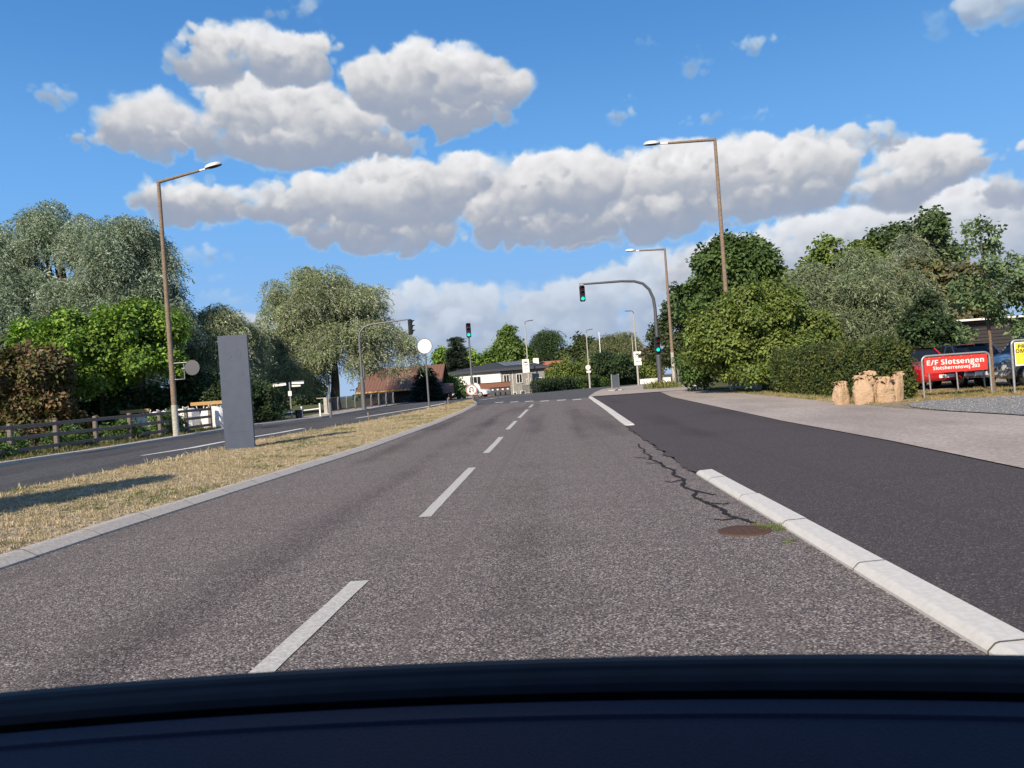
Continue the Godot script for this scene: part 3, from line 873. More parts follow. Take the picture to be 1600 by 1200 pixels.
# a clipped hedge: a box of leaves round stems
func hedge(called: String, label: String, a: Vector3, b: Vector3, width: float, h: float, pal: Array, top_pal: Array, size: float, dens: float, rag: float) -> Node3D:
	var o := thing(called, label, "hedge", a)
	var d := b - a
	var ln := Vector2(d.x, d.z).length()
	var dir := Vector3(d.x, 0, d.z) / ln
	var sd := dir.cross(Vector3.UP)
	var st := MB.new()
	for k in int(ln / 0.4):
		var p := dir * (k + 0.5) * 0.4 + Vector3.UP * (d.y * (k + 0.5) * 0.4 / ln) + sd * fr(-0.15, 0.15)
		st.tube([p - Vector3.UP * 0.1, p + Vector3(fr(-0.1, 0.1), h * 0.8, fr(-0.1, 0.1))], [0.025, 0.01], 5)
	part(o, "stems", st, M.bark)
	var nz := FastNoiseLite.new(); nz.frequency = 0.5; nz.seed = 8
	for v in 3:
		var xf := []; var cols := []
		var cnt := int((ln * (h * 2.0 + width) + 2.0 * width * h) * dens / 3.0)
		for k in cnt:
			var s := fr(-0.1, ln + 0.1)
			var inner := rng.randf() < 0.4
			var wob := 1.0 + 0.16 * nz.get_noise_2d(s * 2.0, 3.0)
			var face := rng.randf() * (2.0 * h + width)
			var q: float; var y: float
			if face < width: q = fr(-0.5, 0.5) * width; y = h * wob + fr(-0.1, 0.06) + rag * pow(rng.randf(), 3.0)
			else:
				q = (-0.5 if face < width + h else 0.5) * width * (1.0 + 0.25 * nz.get_noise_2d(s * 3.0, face * 3.0))
				y = fr(0.04, 1.0) * h * wob
			if inner: q *= fr(0.0, 0.9); y *= fr(0.5, 0.98)
			if rng.randf() < width * 0.5 / ln: s = (-0.05 if rng.randf() < 0.5 else ln + 0.05) + fr(-0.1, 0.1); q = fr(-0.5, 0.5) * width
			var nn := (sd * signf(q) * 0.5 + Vector3.UP * (1.0 if face < width else 0.4) + rdir() * 0.6).normalized()
			xf.append(Transform3D(frame(nn, size * fr(0.7, 1.3)), dir * s + sd * q + Vector3.UP * (y + d.y * s / ln)))
			cols.append(tone(pal))
		scatter(o, "leaves", leaf["small%d" % v], M.leaf, xf, cols)
	# this year's shoots stand up out of the clipped top
	if top_pal.size() > 0:
		var xf := []; var cols := []
		for k in int(ln * width * dens * 1.0):
			var s := fr(0, ln)
			var wob := 1.0 + 0.16 * nz.get_noise_2d(s * 2.0, 3.0)
			xf.append(Transform3D(frame((Vector3.UP + rdir() * 0.5).normalized(), size * fr(0.5, 1.0)), dir * s + sd * fr(-0.52, 0.52) * width + Vector3.UP * (h * wob + fr(-0.2, 0.1) + rag * pow(rng.randf(), 2.0) + d.y * s / ln)))
			cols.append(tone(top_pal))
		scatter(o, "young_shoots", leaf["small0"], M.leaf, xf, cols)
	return o
func tufts(called: String, label: String, area: PackedVector2Array, per_m2: float, rise: Callable, pal: Array, size: float) -> void:
	var box := Rect2(area[0], Vector2.ZERO)
	for p in area: box = box.expand(p)
	var o := Node3D.new(); o.name = numbered(self, called); add_child(o); meta(o, label, "grass", "", "stuff")
	var n := FastNoiseLite.new(); n.frequency = 0.35; n.seed = 12; n.fractal_octaves = 3
	for v in 4:
		var xf := []; var cols := []
		for k in int(box.size.x * box.size.y * per_m2 / 4.0):
			var p := Vector2(fr(box.position.x, box.end.x), fr(box.position.y, box.end.y))
			if not Geometry2D.is_point_in_polygon(p, area): continue
			var d := n.get_noise_2dv(p)
			if rng.randf() < -d * 0.9: continue
			if v == 3 and rng.randf() < 0.8: continue
			xf.append(Transform3D(frame((Vector3.UP + rdir() * 0.25).normalized(), size * fr(0.7, 1.4)), Vector3(p.x, gr(p.y) + rise.call(p.x, p.y), -p.y)))
			var c := tone(pal)
			if d > 0.25 and rng.randf() < 0.5: c = Color(0.13, 0.16, 0.05) * fr(0.8, 1.2)
			cols.append(c)
		var s := scatter(o, "tufts", leaf["grass%d" % v], M.straw, xf, cols)
		s.set_meta("kind", "stuff")

# ---------------------------------------------------------------- street furniture
func street_materials() -> void:
	M.steel = grained(lin(0.30, 0.31, 0.32), lin(0.46, 0.47, 0.48), 2.0, 0.45, 0.0, 0.05); M.steel.metallic = 0.55
	M.pole_dark = mat(lin(0.085, 0.09, 0.105), 0.5, 0.2)
	M.pole_grey = mat(lin(0.15, 0.155, 0.165), 0.5, 0.3)
	M.rusty = grained(lin(0.16, 0.115, 0.083), lin(0.26, 0.20, 0.155), 1.2, 0.8, 0.3, 0.03)
	M.lime_pole = grained(lin(0.30, 0.285, 0.26), lin(0.52, 0.50, 0.46), 1.5, 0.8, 0.2, 0.03)
	M.white_paint = mat(lin(0.78, 0.78, 0.77), 0.45)
	M.sign_white = mat(lin(0.80, 0.80, 0.79), 0.4)
	M.sign_red = mat(lin(0.62, 0.045, 0.035), 0.35)
	M.sign_fade = mat(lin(0.30, 0.14, 0.12), 0.5)
	M.sign_yellow = mat(lin(0.78, 0.66, 0.05), 0.4)
	M.black = mat(lin(0.012, 0.012, 0.013), 0.5)
	M.ink = mat(lin(0.02, 0.02, 0.022), 0.6)
	M.housing = mat(lin(0.014, 0.015, 0.017), 0.45)
	M.lens_red = mat(lin(0.05, 0.006, 0.006), 0.15)
	M.lens_amber = mat(lin(0.05, 0.012, 0.008), 0.15)
	M.lens_green = mat(lin(0.02, 0.3, 0.22), 0.3)
	M.lens_green.emission_enabled = true
	M.lens_green.emission = Color(0.0, 0.95, 0.82); M.lens_green.emission_energy_multiplier = 0.9
	M.totem = grained(lin(0.045, 0.064, 0.108), lin(0.052, 0.071, 0.117), 0.5, 0.55, 0.05, 0.02)
	M.totem_edge = mat(lin(0.036, 0.048, 0.075), 0.5)
	M.grey_wood = grained(lin(0.12, 0.105, 0.09), lin(0.24, 0.215, 0.19), 1.6, 0.9, 0.8, 0.05)
	M.pine_wood = grained(lin(0.40, 0.23, 0.09), lin(0.55, 0.34, 0.15), 1.6, 0.8, 0.4, 0.05)
	M.concrete = grained(lin(0.30, 0.285, 0.26), lin(0.44, 0.42, 0.39), 1.2, 0.9, 0.4, 0.04)

func pole(p0: Vector3, p1: Vector3, r0: float, r1: float, sides := 12) -> MB:
	var mb := MB.new(); mb.tube([p0, p1], [r0, r1], sides); return mb
# lamp column with a straight arm and a flat oval head
func street_lamp(label: String, pos: Vector3, h: float, arm: Vector3, split: float, r: float, m_up: Material, m_low: Material, group: String) -> Node3D:
	var o := thing("street_lamp", label, "street lamp", pos, 0.0, group)
	var lo := MB.new(); lo.lathe([Vector2(r * 1.12, -0.1), Vector2(r * 1.1, split)], Transform3D.IDENTITY, 14)
	part(o, "pole_base", lo, m_low)
	var hi := MB.new(); hi.lathe([Vector2(r * 1.0, split), Vector2(r * 0.62, h), Vector2(0.0, h + 0.01)], Transform3D.IDENTITY, 14)
	part(o, "pole", hi, m_up)
	var top := Vector3(0, h - r * 0.5, 0)
	var d := arm.normalized()
	var am := MB.new(); am.tube([top - d * r * 0.5, top + arm * 0.75], [r * 0.62, r * 0.45], 10)
	part(o, "arm", am, m_up)
	var sp := MB.new(); sp.tube([top + arm * 0.75, top + arm * 0.93], [r * 0.36, r * 0.3], 10)
	part(o, "spigot", sp, M.white_paint)
	# head: an ellipsoid shell, pale above and dark below
	var side := d.cross(Vector3.UP).normalized()
	var up := side.cross(d).normalized()
	var ctr := top + arm * 1.0
	var hl := 0.37 * maxf(1.0, r / 0.1) * 0.9
	var hw := hl * 0.45
	for k in 2:
		var hm := MB.new()
		var prof := [Vector2(1.0, 0.0), Vector2(0.98, 0.18), Vector2(0.84, 0.32), Vector2(0.5, 0.42), Vector2(0.0, 0.45)] if k == 0 else [Vector2(0.0, -0.07), Vector2(0.5, -0.06), Vector2(0.85, -0.03), Vector2(0.97, 0.0)]
		hm.lathe(prof, Transform3D(Basis(d * hl, up * hl, side * hw), ctr), 18)
		part(o, "lamp_hood" if k == 0 else "lamp_bowl", hm, M.white_paint if k == 0 else M.housing)
	return o
# small lamp on a thin column with a bent bracket
func side_lamp(label: String, pos: Vector3, h: float, reach: float) -> Node3D:
	var o := thing("street_lamp", label, "street lamp", pos)
	var mb := MB.new(); mb.lathe([Vector2(0.13, -0.1), Vector2(0.12, 2.5), Vector2(0.085, 2.55), Vector2(0.065, h - 0.3)], Transform3D.IDENTITY, 12)
	part(o, "pole", mb, M.lime_pole)
	var s := signf(reach)
	var am := MB.new(); am.tube([Vector3(0, h - 0.35, 0), Vector3(0, h - 0.1, 0), Vector3(s * 0.12, h + 0.05, 0), Vector3(s * 0.3, h + 0.1, 0)], [0.06, 0.055, 0.05, 0.05], 8)
	part(o, "bracket", am, M.pole_grey)
	var hm := MB.new(); hm.box(Vector3(s * (0.3 + absf(reach) * 0.5), h + 0.12, 0), Vector3(absf(reach), 0.1, 0.24), Basis(Vector3.BACK, s * 0.06), 0.04)
	part(o, "lamp_head", hm, M.pole_grey)
	return o
# three-lens signal head; faces +z of its own frame
func signal_head(parent: Node3D, xf: Transform3D, k: float, lit: bool) -> void:
	var hb := MB.new()
	hb.box(xf * Vector3(0, 0, 0), Vector3(0.34, 1.02, 0.24) * k, xf.basis, 0.05 * k)
	var head := part(parent, "signal_head", hb, M.housing)
	for i in 3:
		var y := (0.32 - 0.32 * i) * k
		var lm := MB.new()
		lm.lathe([Vector2(0.0, 0.045 * k), Vector2(0.06 * k, 0.04 * k), Vector2(0.105 * k, 0.015 * k), Vector2(0.115 * k, 0.0)], xf * Transform3D(Basis(Vector3.RIGHT, PI / 2.0), Vector3(0, y, 0.125 * k)), 18)
		part(head, ["red_lens", "amber_lens", "green_light"][i], lm, [M.lens_red, M.lens_amber, M.lens_green if lit else M.lens_amber][i])
		# hood over the lens, open below
		var hm := MB.new()
		for s in 14:
			var a0 := lerpf(-0.25, PI + 0.25, s / 14.0); var a1 := lerpf(-0.25, PI + 0.25, (s + 1) / 14.0)
			for w in 2:
				var r: float = (0.125 if w == 0 else 0.133) * k
				var p := [Vector3(cos(a0) * r, y + sin(a0) * r, 0.12 * k), Vector3(cos(a1) * r, y + sin(a1) * r, 0.12 * k), Vector3(cos(a1) * r, y + sin(a1) * r, (0.14 + 0.2 * maxf(0.0, sin(a1))) * k), Vector3(cos(a0) * r, y + sin(a0) * r, (0.14 + 0.2 * maxf(0.0, sin(a0))) * k)]
				hm.quad(xf * p[0], xf * p[1], xf * p[2], xf * p[3])
		part(head, "hood", hm, M.housing)
func disc(mb: MB, c: Vector3, r: float, t: float, b := Basis.IDENTITY) -> void:
	mb.lathe([Vector2(0, t), Vector2(r - 0.004, t), Vector2(r, t - 0.004), Vector2(r, 0), Vector2(0, 0)], Transform3D(b * Basis(Vector3.RIGHT, PI / 2.0), c), 28)
func ring(mb: MB, c: Vector3, r0: float, r1: float, z: float, b := Basis.IDENTITY) -> void:
	for s in 32:
		var a := TAU * s / 32.0; var e := TAU * (s + 1) / 32.0
		mb.quad(c + b * Vector3(cos(a) * r0, sin(a) * r0, z), c + b * Vector3(cos(a) * r1, sin(a) * r1, z), c + b * Vector3(cos(e) * r1, sin(e) * r1, z), c + b * Vector3(cos(e) * r0, sin(e) * r0, z))
func words(parent: Node3D, called: String, txt: String, hgt: float, pos: Vector3, m: Material, bold := 700, stretch := 1.0, b := Basis.IDENTITY) -> MeshInstance3D:
	var f := SystemFont.new(); f.font_names = PackedStringArray(["Droid Sans"]); f.font_weight = bold
	var t := TextMesh.new(); t.text = txt; t.font = f; t.font_size = 64; t.pixel_size = hgt / 46.0; t.depth = 0.004
	var o := part(parent, called, t, m)
	o.transform = Transform3D(b * Basis.from_scale(Vector3(stretch, 1, 1)), pos)
	return o
# bent-tube goalpost frame of a sign board
func frame_sign(label: String, pos: Vector3, turn: float, w: float, top: float, r: float, cr: float) -> Node3D:
	var o := thing("sign_board", label, "sign", pos, turn)
	var mb := MB.new()
	var pts := [Vector3(-w / 2, -0.2, 0), Vector3(-w / 2, top - cr, 0)]
	for k in 5: pts.append(Vector3(-w / 2 + cr * (1.0 - cos(k * PI / 8.0)), top - cr + cr * sin(k * PI / 8.0), 0))
	for k in 5: pts.append(Vector3(w / 2 - cr * (1.0 - sin(k * PI / 8.0)) , top - cr + cr * cos(k * PI / 8.0), 0))
	pts.append(Vector3(w / 2, -0.2, 0))
	var rad := []
	for p in pts: rad.append(r)
	mb.tube(pts, rad, 10)
	part(o, "tube_frame", mb, M.steel)
	return o
func zone_sign(parent: Node3D, c: Vector3, w: float, h: float) -> void:
	var mb := MB.new(); mb.box(c, Vector3(w, h, 0.03), Basis.IDENTITY, 0.012)
	var pn := part(parent, "sign_plate", mb, M.sign_white)
	var rr := w * 0.36
	var cc := c + Vector3(0, h * 0.20, 0.0)
	var rm := MB.new(); ring(rm, cc, rr * 0.86, rr, 0.019); part(pn, "ring", rm, M.ink)
	var sm := MB.new()
	sm.prism(poly([-0.55, 0.1, -0.3, 0.42, 0.3, 0.42, 0.62, 0.12, 0.62, -0.1, -0.55, -0.1]), 0.016, 0.02, Transform3D(Basis.from_scale(Vector3(rr, rr, 1)), cc + Vector3(0, rr * 0.2, 0)))
	part(pn, "symbol", sm, M.ink)
	var tm := MB.new()
	tm.box(cc + Vector3(rr * 0.15, -rr * 0.45, 0.017), Vector3(rr * 0.8, rr * 0.18, 0.004)); part(pn, "symbol", tm, M.ink)
	var lm := MB.new()
	lm.box(c + Vector3(-w * 0.1, -h * 0.22, 0.017), Vector3(w * 0.24, h * 0.05, 0.004)); lm.box(c + Vector3(w * 0.16, -h * 0.22, 0.017), Vector3(w * 0.16, h * 0.05, 0.004))
	part(pn, "small_print", lm, M.ink)

func build_street() -> void:
	street_materials()
	# lamps
	var lamps := "tall street lamps with straight arms"
	var l := street_lamp("tall rusty street lamp beside the timber fence with a round sign on it", at(-14.84, 31), 10.2, Vector3(2.25, 0.42, 0), 1.3, 0.108, M.rusty, M.lime_pole, lamps)
	var ps := MB.new(); disc(ps, Vector3(0.86, 2.72, 0.06), 0.3, 0.02)
	var plate := part(l, "round_sign_back", ps, M.pole_dark)
	var br := MB.new()
	br.tube([Vector3(0.1, 2.95, 0), Vector3(0.62, 2.95, 0)], [0.018, 0.018], 6); br.tube([Vector3(0.1, 2.3, 0), Vector3(0.5, 2.3, 0), Vector3(0.5, 2.9, 0.0)], [0.018, 0.018, 0.018], 6)
	br.box(Vector3(0.72, 2.72, 0.05), Vector3(0.6, 0.03, 0.03))
	part(plate, "bracket", br, M.steel)
	street_lamp("tall weathered street lamp rising out of the round bush", at(8.62, 38.2), 12.0, Vector3(-2.95, 0.02, 0), 0.5, 0.12, M.rusty, M.lime_pole, lamps)
	street_lamp("tall rusty street lamp with whitewashed foot beyond the curved signal mast", at(10.06, 65), 11.0, Vector3(-2.75, 0.06, 0), 2.6, 0.13, M.rusty, M.lime_pole, lamps)
	var s1 := side_lamp("thin street lamp with a zone sign in front of the white house", at(-2.44, 98), 8.75, 0.75)
	zone_sign(s1, Vector3(-0.25, 3.35, 0.16), 0.85, 1.65)
	var s2 := side_lamp("thin street lamp with a small round sign by the clipped hedge", at(5.45, 108), 7.75, 0.6)
	var dm := MB.new(); disc(dm, Vector3(-0.1, 2.8, 0.14), 0.33, 0.02); var dp := part(s2, "round_sign", dm, M.sign_white)
	var bar := MB.new(); bar.box(Vector3(-0.1, 2.8, 0.165), Vector3(0.5, 0.05, 0.006), Basis(Vector3.BACK, 0.8)); part(dp, "bar", bar, M.ink)
	var pm := MB.new(); pm.box(Vector3(-0.05, 2.22, 0.14), Vector3(0.6, 0.28, 0.02), Basis.IDENTITY, 0.008); part(s2, "plate", pm, M.sign_white)
	var s3 := side_lamp("thin street lamp with a zone sign on the corner pavement", at(11.06, 100), 9.2, -0.75)
	zone_sign(s3, Vector3(0.1, 3.35, 0.16), 0.92, 1.72)
	side_lamp("farthest thin street lamp behind the corner zone sign", at(13.85, 130), 8.0, 0.5)
	# curved signal mast over the lane
	var g := thing("signal_mast", "dark curved signal mast reaching over the road with two green signals", "traffic light", at(7.15, 52))
	var mb := MB.new(); mb.lathe([Vector2(0.17, -0.1), Vector2(0.165, 2.1), Vector2(0.19, 2.12), Vector2(0.19, 2.2), Vector2(0.12, 2.22)], Transform3D.IDENTITY, 16)
	part(g, "foot", mb, M.pole_dark)
	mb = MB.new()
	mb.tube([Vector3(0, 2.2, 0), Vector3(0, 5.2, 0), Vector3(-0.06, 5.85, 0), Vector3(-0.28, 6.45, 0), Vector3(-0.66, 6.86, 0), Vector3(-1.2, 7.05, 0), Vector3(-2.0, 7.12, 0), Vector3(-4.75, 7.12, 0)], [0.115, 0.105, 0.1, 0.095, 0.09, 0.085, 0.08, 0.06], 14)
	part(g, "mast", mb, M.pole_dark)
	mb = MB.new(); mb.box(Vector3(-4.62, 7.08, 0.05), Vector3(0.3, 0.12, 0.1), Basis.IDENTITY, 0.02); part(g, "hanger", mb, M.steel)
	signal_head(g, Transform3D(Basis(Vector3.UP, 0.12), Vector3(-4.6, 6.5, 0.12)), 1.0, true)
	signal_head(g, Transform3D(Basis(Vector3.UP, 0.12), Vector3(-0.06, 2.85, 0.3)), 1.0, true)
	# signal on the verge nose with the no-turning sign
	g = thing("signal_post", "slim signal post on the verge tip with green light and turning ban", "traffic light", at(-5.2, 54))
	mb = MB.new(); mb.lathe([Vector2(0.1, -0.1), Vector2(0.095, 1.2), Vector2(0.065, 1.25), Vector2(0.06, 4.35)], Transform3D.IDENTITY, 12)
	part(g, "post", mb, M.pole_grey)
	signal_head(g, Transform3D(Basis(Vector3.UP, 0.1), Vector3(0.02, 4.82, 0.06)), 0.95, true)
	mb = MB.new(); disc(mb, Vector3(-0.06, 0.78, 0.12), 0.39, 0.02); var ut := part(g, "turning_ban_sign", mb, M.sign_white)
	mb = MB.new(); ring(mb, Vector3(-0.06, 0.78, 0.12), 0.31, 0.38, 0.023); part(ut, "red_ring", mb, M.sign_fade)
	mb = MB.new()
	var up := []
	for k in 9: up.append(Vector3(0.0, 0.85, 0.145) + Vector3(-cos(k * PI / 8.0) * 0.11, sin(k * PI / 8.0) * 0.11, 0) + Vector3(-0.06, 0, 0))
	up.append(Vector3(0.05, 0.62, 0.145)); up.push_front(Vector3(-0.17, 0.68, 0.145))
	for k in up.size() - 1:
		var a: Vector3 = up[k]; var b: Vector3 = up[k + 1]
		var s := (b - a).normalized().cross(Vector3.BACK) * 0.03
		mb.quad(a - s, a + s, b + s, b - s)
	mb.tri(Vector3(-0.27, 0.70, 0.146), Vector3(-0.17, 0.57, 0.146), Vector3(-0.07, 0.70, 0.146))
	part(ut, "arrow", mb, M.ink)
	mb = MB.new(); mb.box(Vector3(-0.06, 0.78, 0.149), Vector3(0.64, 0.03, 0.003), Basis(Vector3.BACK, -0.78)); part(ut, "slash", mb, M.sign_fade)
	mb = MB.new(); disc(mb, Vector3(0.14, 0.86, -0.12), 0.38, 0.02); part(g, "rear_sign", mb, M.sign_white)
	# white round sign on the verge
	g = thing("round_sign", "large white round sign with worn dark rim on a grey post", "sign", at(-6.4, 42))
	mb = MB.new(); mb.lathe([Vector2(0.055, -0.15), Vector2(0.05, 3.3)], Transform3D.IDENTITY, 12); part(g, "post", mb, M.pole_grey)
	mb = MB.new(); disc(mb, Vector3(0, 3.4, 0.06), 0.415, 0.02, Basis(Vector3.UP, -0.12)); var dd := part(g, "disc", mb, M.sign_white)
	mb = MB.new(); ring(mb, Vector3(0, 3.4, 0.06), 0.375, 0.415, 0.023, Basis(Vector3.UP, -0.12)); part(dd, "rim", mb, M.pole_grey)
	# mast on the far side, seen from the side
	g = thing("signal_mast", "grey curved signal mast beside the willow seen from the side", "traffic light", at(-11.75, 50))
	mb = MB.new(); mb.lathe([Vector2(0.15, -0.1), Vector2(0.145, 2.0), Vector2(0.16, 2.02), Vector2(0.16, 2.1), Vector2(0.1, 2.12)], Transform3D.IDENTITY, 14); part(g, "foot", mb, M.pole_grey)
	mb = MB.new(); mb.tube([Vector3(0, 2.1, 0), Vector3(0, 4.5, 0), Vector3(0.08, 4.95, 0), Vector3(0.35, 5.25, 0), Vector3(0.8, 5.4, 0), Vector3(3.3, 5.55, 0)], [0.08, 0.07, 0.065, 0.06, 0.055, 0.04], 12); part(g, "mast", mb, M.pole_grey)
	mb = MB.new(); mb.tube([Vector3(0.14, 1.9, 0), Vector3(0.14, 2.9, 0)], [0.05, 0.05], 8); part(g, "control_tube", mb, M.pole_grey)
	signal_head(g, Transform3D(Basis(Vector3.UP, 2.0), Vector3(3.3, 5.05, 0)), 0.95, false)
	# small pedestrian signal
	g = thing("pedestrian_signal", "short dark signal post by the mesh fence", "traffic light", at(-11.75, 42.3))
	mb = MB.new(); mb.lathe([Vector2(0.075, -0.1), Vector2(0.07, 1.1), Vector2(0.055, 1.12), Vector2(0.055, 1.75)], Transform3D.IDENTITY, 12); part(g, "post", mb, M.pole_grey)
	signal_head(g, Transform3D(Basis(Vector3.UP, 2.4), Vector3(-0.06, 2.0, 0)), 0.55, false)
	mb = MB.new(); mb.box(Vector3(0.0, 0.9, 0.08), Vector3(0.1, 0.18, 0.06), Basis.IDENTITY, 0.015); part(g, "push_button", mb, M.housing)
	# finger post
	g = thing("finger_post", "signpost with three white direction boards above a square plate", "sign", at(-14.3, 43.6))
	mb = MB.new(); mb.lathe([Vector2(0.045, -0.1), Vector2(0.04, 2.05)], Transform3D.IDENTITY, 10); part(g, "post", mb, M.steel)
	for b in [[-0.55, 1.93, 0.75, 0.13, 0.05], [0.48, 1.97, 0.68, 0.11, -0.02], [0.38, 1.82, 0.5, 0.1, -0.02]]:
		mb = MB.new(); mb.box(Vector3(b[0], b[1], 0.05), Vector3(b[2], b[3], 0.03), Basis(Vector3.BACK, b[4]), 0.01); part(g, "direction_board", mb, M.sign_white)
	for b in [[-0.55, 2.03, 0.75], [0.48, 2.06, 0.72]]:
		mb = MB.new(); mb.box(Vector3(b[0], b[1], 0.05), Vector3(b[2], 0.05, 0.04), Basis.IDENTITY, 0.01); part(g, "dark_band", mb, M.pole_grey)
	mb = MB.new(); mb.box(Vector3(0, 1.42, 0.05), Vector3(0.2, 0.27, 0.02), Basis.IDENTITY, 0.008); part(g, "square_plate", mb, M.sign_white)
	g = thing("litter_bin", "black litter bin standing under the finger post", "bin", at(-13.65, 42.8))
	mb = MB.new(); mb.lathe([Vector2(0.16, -0.02), Vector2(0.19, 0.42), Vector2(0.2, 0.44), Vector2(0.2, 0.5), Vector2(0.15, 0.5), Vector2(0.14, 0.3), Vector2(0, 0.3)], Transform3D.IDENTITY, 16); part(g, "drum", mb, M.black)
	mb = MB.new(); mb.lathe([Vector2(0.05, -0.05), Vector2(0.05, 0.0), Vector2(0.12, 0.02)], Transform3D.IDENTITY, 10); part(g, "foot", mb, M.pole_dark)
	# grey totem
	g = thing("grey_totem", "tall plain dark grey panel standing alone on the dry verge", "totem", at(-7.94, 20, 0.1), 0.02)
	mb = MB.new(); mb.box(Vector3(0, 1.4, 0), Vector3(0.76, 3.02, 0.07), Basis.IDENTITY, 0.006); var tp := part(g, "panel", mb, M.totem)
	mb = MB.new()
	for s in 28:
		var a := TAU * s / 28.0; var b := TAU * (s + 1) / 28.0
		var c := Vector3(0.13, 2.42, 0.037)
		mb.quad(c + Vector3(cos(a) * 0.062, sin(a) * 0.1, 0), c + Vector3(cos(a) * 0.07, sin(a) * 0.11, 0), c + Vector3(cos(b) * 0.07, sin(b) * 0.11, 0), c + Vector3(cos(b) * 0.062, sin(b) * 0.1, 0))
	part(tp, "scratched_oval", mb, M.totem_edge)
	for s in [[-0.2, 0.62, 0.3, 0.9], [0.22, 1.9, 0.09, 1.2], [-0.25, 1.75, 0.14, -0.2], [0.02, 0.45, 0.5, 0.02], [-0.12, 2.45, 0.10, 0.5], [-0.07, 2.36, 0.12, 1.1], [-0.14, 2.3, 0.08, -0.6], [0.1, 1.3, 0.16, 0.05]]:
		mb = MB.new(); mb.box(Vector3(s[0], s[1], 0.036), Vector3(s[2], 0.008, 0.003), Basis(Vector3.BACK, s[3])); part(tp, "scratch", mb, M.totem_edge)
	# marker stakes
	for s in [[-7.6, 33.0, 0.35, "thin weathered marker stake at the back of the dry verge"], [-4.74, 36.0, 0.5, "brown marker stake at the kerb of the dry verge"], [-5.9, 46.0, 0.45, "short dark stake near the tip of the dry verge"]]:
		mb = MB.new(); mb.box(Vector3(0, s[2] * 0.5, 0), Vector3(0.05, s[2], 0.05), Basis(Vector3.BACK, 0.05), 0.006)
		var so := part(self, "marker_stake", mb, M.rusty); so.position = at(s[0], s[1], 0.06); meta(so, s[3], "stake", "marker stakes on the verge")
	# boards with steel edges on concrete feet, seen nearly edge on
	for s in [[4.35, 53.0, 1.0, "light grey notice board on a concrete foot at the corner", "steel"], [9.75, 58.6, 0.55, "dark notice board on a concrete foot by the bushes", "dark"]]:
		g = thing("notice_board", s[3], "board", at(s[0], s[1], 0.06), s[2], "")
		mb = MB.new(); mb.box(Vector3(0, 0.62, 0), Vector3(0.9, 0.86, 0.06), Basis.IDENTITY, 0.01); part(g, "panel", mb, M.steel if s[4] == "steel" else M.pole_dark)
		for e in [-0.48, 0.48]:
			mb = MB.new(); mb.box(Vector3(e, 0.55, 0), Vector3(0.06, 1.08, 0.08), Basis.IDENTITY, 0.01); part(g, "post", mb, M.steel)
			mb = MB.new(); mb.box(Vector3(e, 0.04, 0), Vector3(0.3, 0.1, 0.5), Basis.IDENTITY, 0.02); part(g, "concrete_foot", mb, M.concrete)
	# rust-brown gully cover
	g = thing("gully_cover", "rusty round gully cover in the road by the white kerb", "drain cover", at(1.42, 6.24, 0.004))
	mb = MB.new(); mb.lathe([Vector2(0.2, -0.02), Vector2(0.2, 0.006), Vector2(0.185, 0.008), Vector2(0.17, 0.004)], Transform3D.IDENTITY, 24); part(g, "rim", mb, M.rust)
	mb = MB.new(); mb.lathe([Vector2(0.17, 0.003), Vector2(0.0, 0.003)], Transform3D.IDENTITY, 24); part(g, "lid", mb, M.rust)
	for k in 5:
		mb = MB.new(); mb.box(Vector3((k - 2) * 0.055, 0.005, 0), Vector3(0.02, 0.008, 0.26 - 0.05 * absf(k - 2)), Basis.IDENTITY, 0.003); part(g, "rib", mb, M.rust)
	# small white post and bicycle stand on the right
	g = thing("marker_post", "short white post with a small head beside the hedge", "post", at(9.2, 30.8))
	mb = MB.new(); mb.box(Vector3(0, 0.17, 0), Vector3(0.06, 0.34, 0.06), Basis.IDENTITY, 0.01); part(g, "post", mb, M.white_paint)
	mb = MB.new(); mb.box(Vector3(0, 0.36, 0), Vector3(0.14, 0.1, 0.08), Basis.IDENTITY, 0.015); part(g, "head", mb, M.white_paint)
	g = thing("bicycle_stand", "dark tubular bicycle stand in front of the round bush", "bicycle stand", at(9.1, 35.0), 0.15)
	for k in 2:
		mb = MB.new()
		var pts := [Vector3(-0.32 + k * 0.1, -0.05, -k * 0.5), Vector3(-0.32 + k * 0.1, 0.4, -k * 0.5)]
		for j in 7: pts.append(Vector3(-0.02 + k * 0.1 - 0.3 * cos(j * PI / 6.0), 0.4 + 0.28 * sin(j * PI / 6.0), -k * 0.5))
		pts.append(Vector3(0.28 + k * 0.1, -0.05, -k * 0.5))
		var rad := []
		for p in pts: rad.append(0.022)
		mb.tube(pts, rad, 8); part(g, "hoop", mb, M.pole_grey)
	mb = MB.new(); mb.tube([Vector3(-0.3, 0.05, 0), Vector3(-0.2, 0.05, -0.5)], [0.02, 0.02], 6); part(g, "tie_bar", mb, M.pole_grey)
	# flagpole far off
	g = thing("flagpole", "white flagpole standing behind the far hedge", "flagpole", at(7.95, 120))
	mb = MB.new(); mb.lathe([Vector2(0.1, -0.1), Vector2(0.06, 8.0), Vector2(0.1, 8.02), Vector2(0.0, 8.15)], Transform3D.IDENTITY, 10); part(g, "pole", mb, M.white_paint)
	# red sign with its lettering
	g = frame_sign("red sign board with two lines of white lettering on steel tubes", at(11.06, 22.3, 0.045), -0.02, 1.78, 1.15, 0.028, 0.14)
	mb = MB.new(); mb.box(Vector3(0, 0.885, 0.0), Vector3(1.66, 0.44, 0.03), Basis.IDENTITY, 0.008); var rp := part(g, "red_panel", mb, M.sign_red)
	words(rp, "lettering", "E/F Slotsengen", 0.135, Vector3(-0.02, 0.955, 0.018), M.sign_white, 900, 1.16)
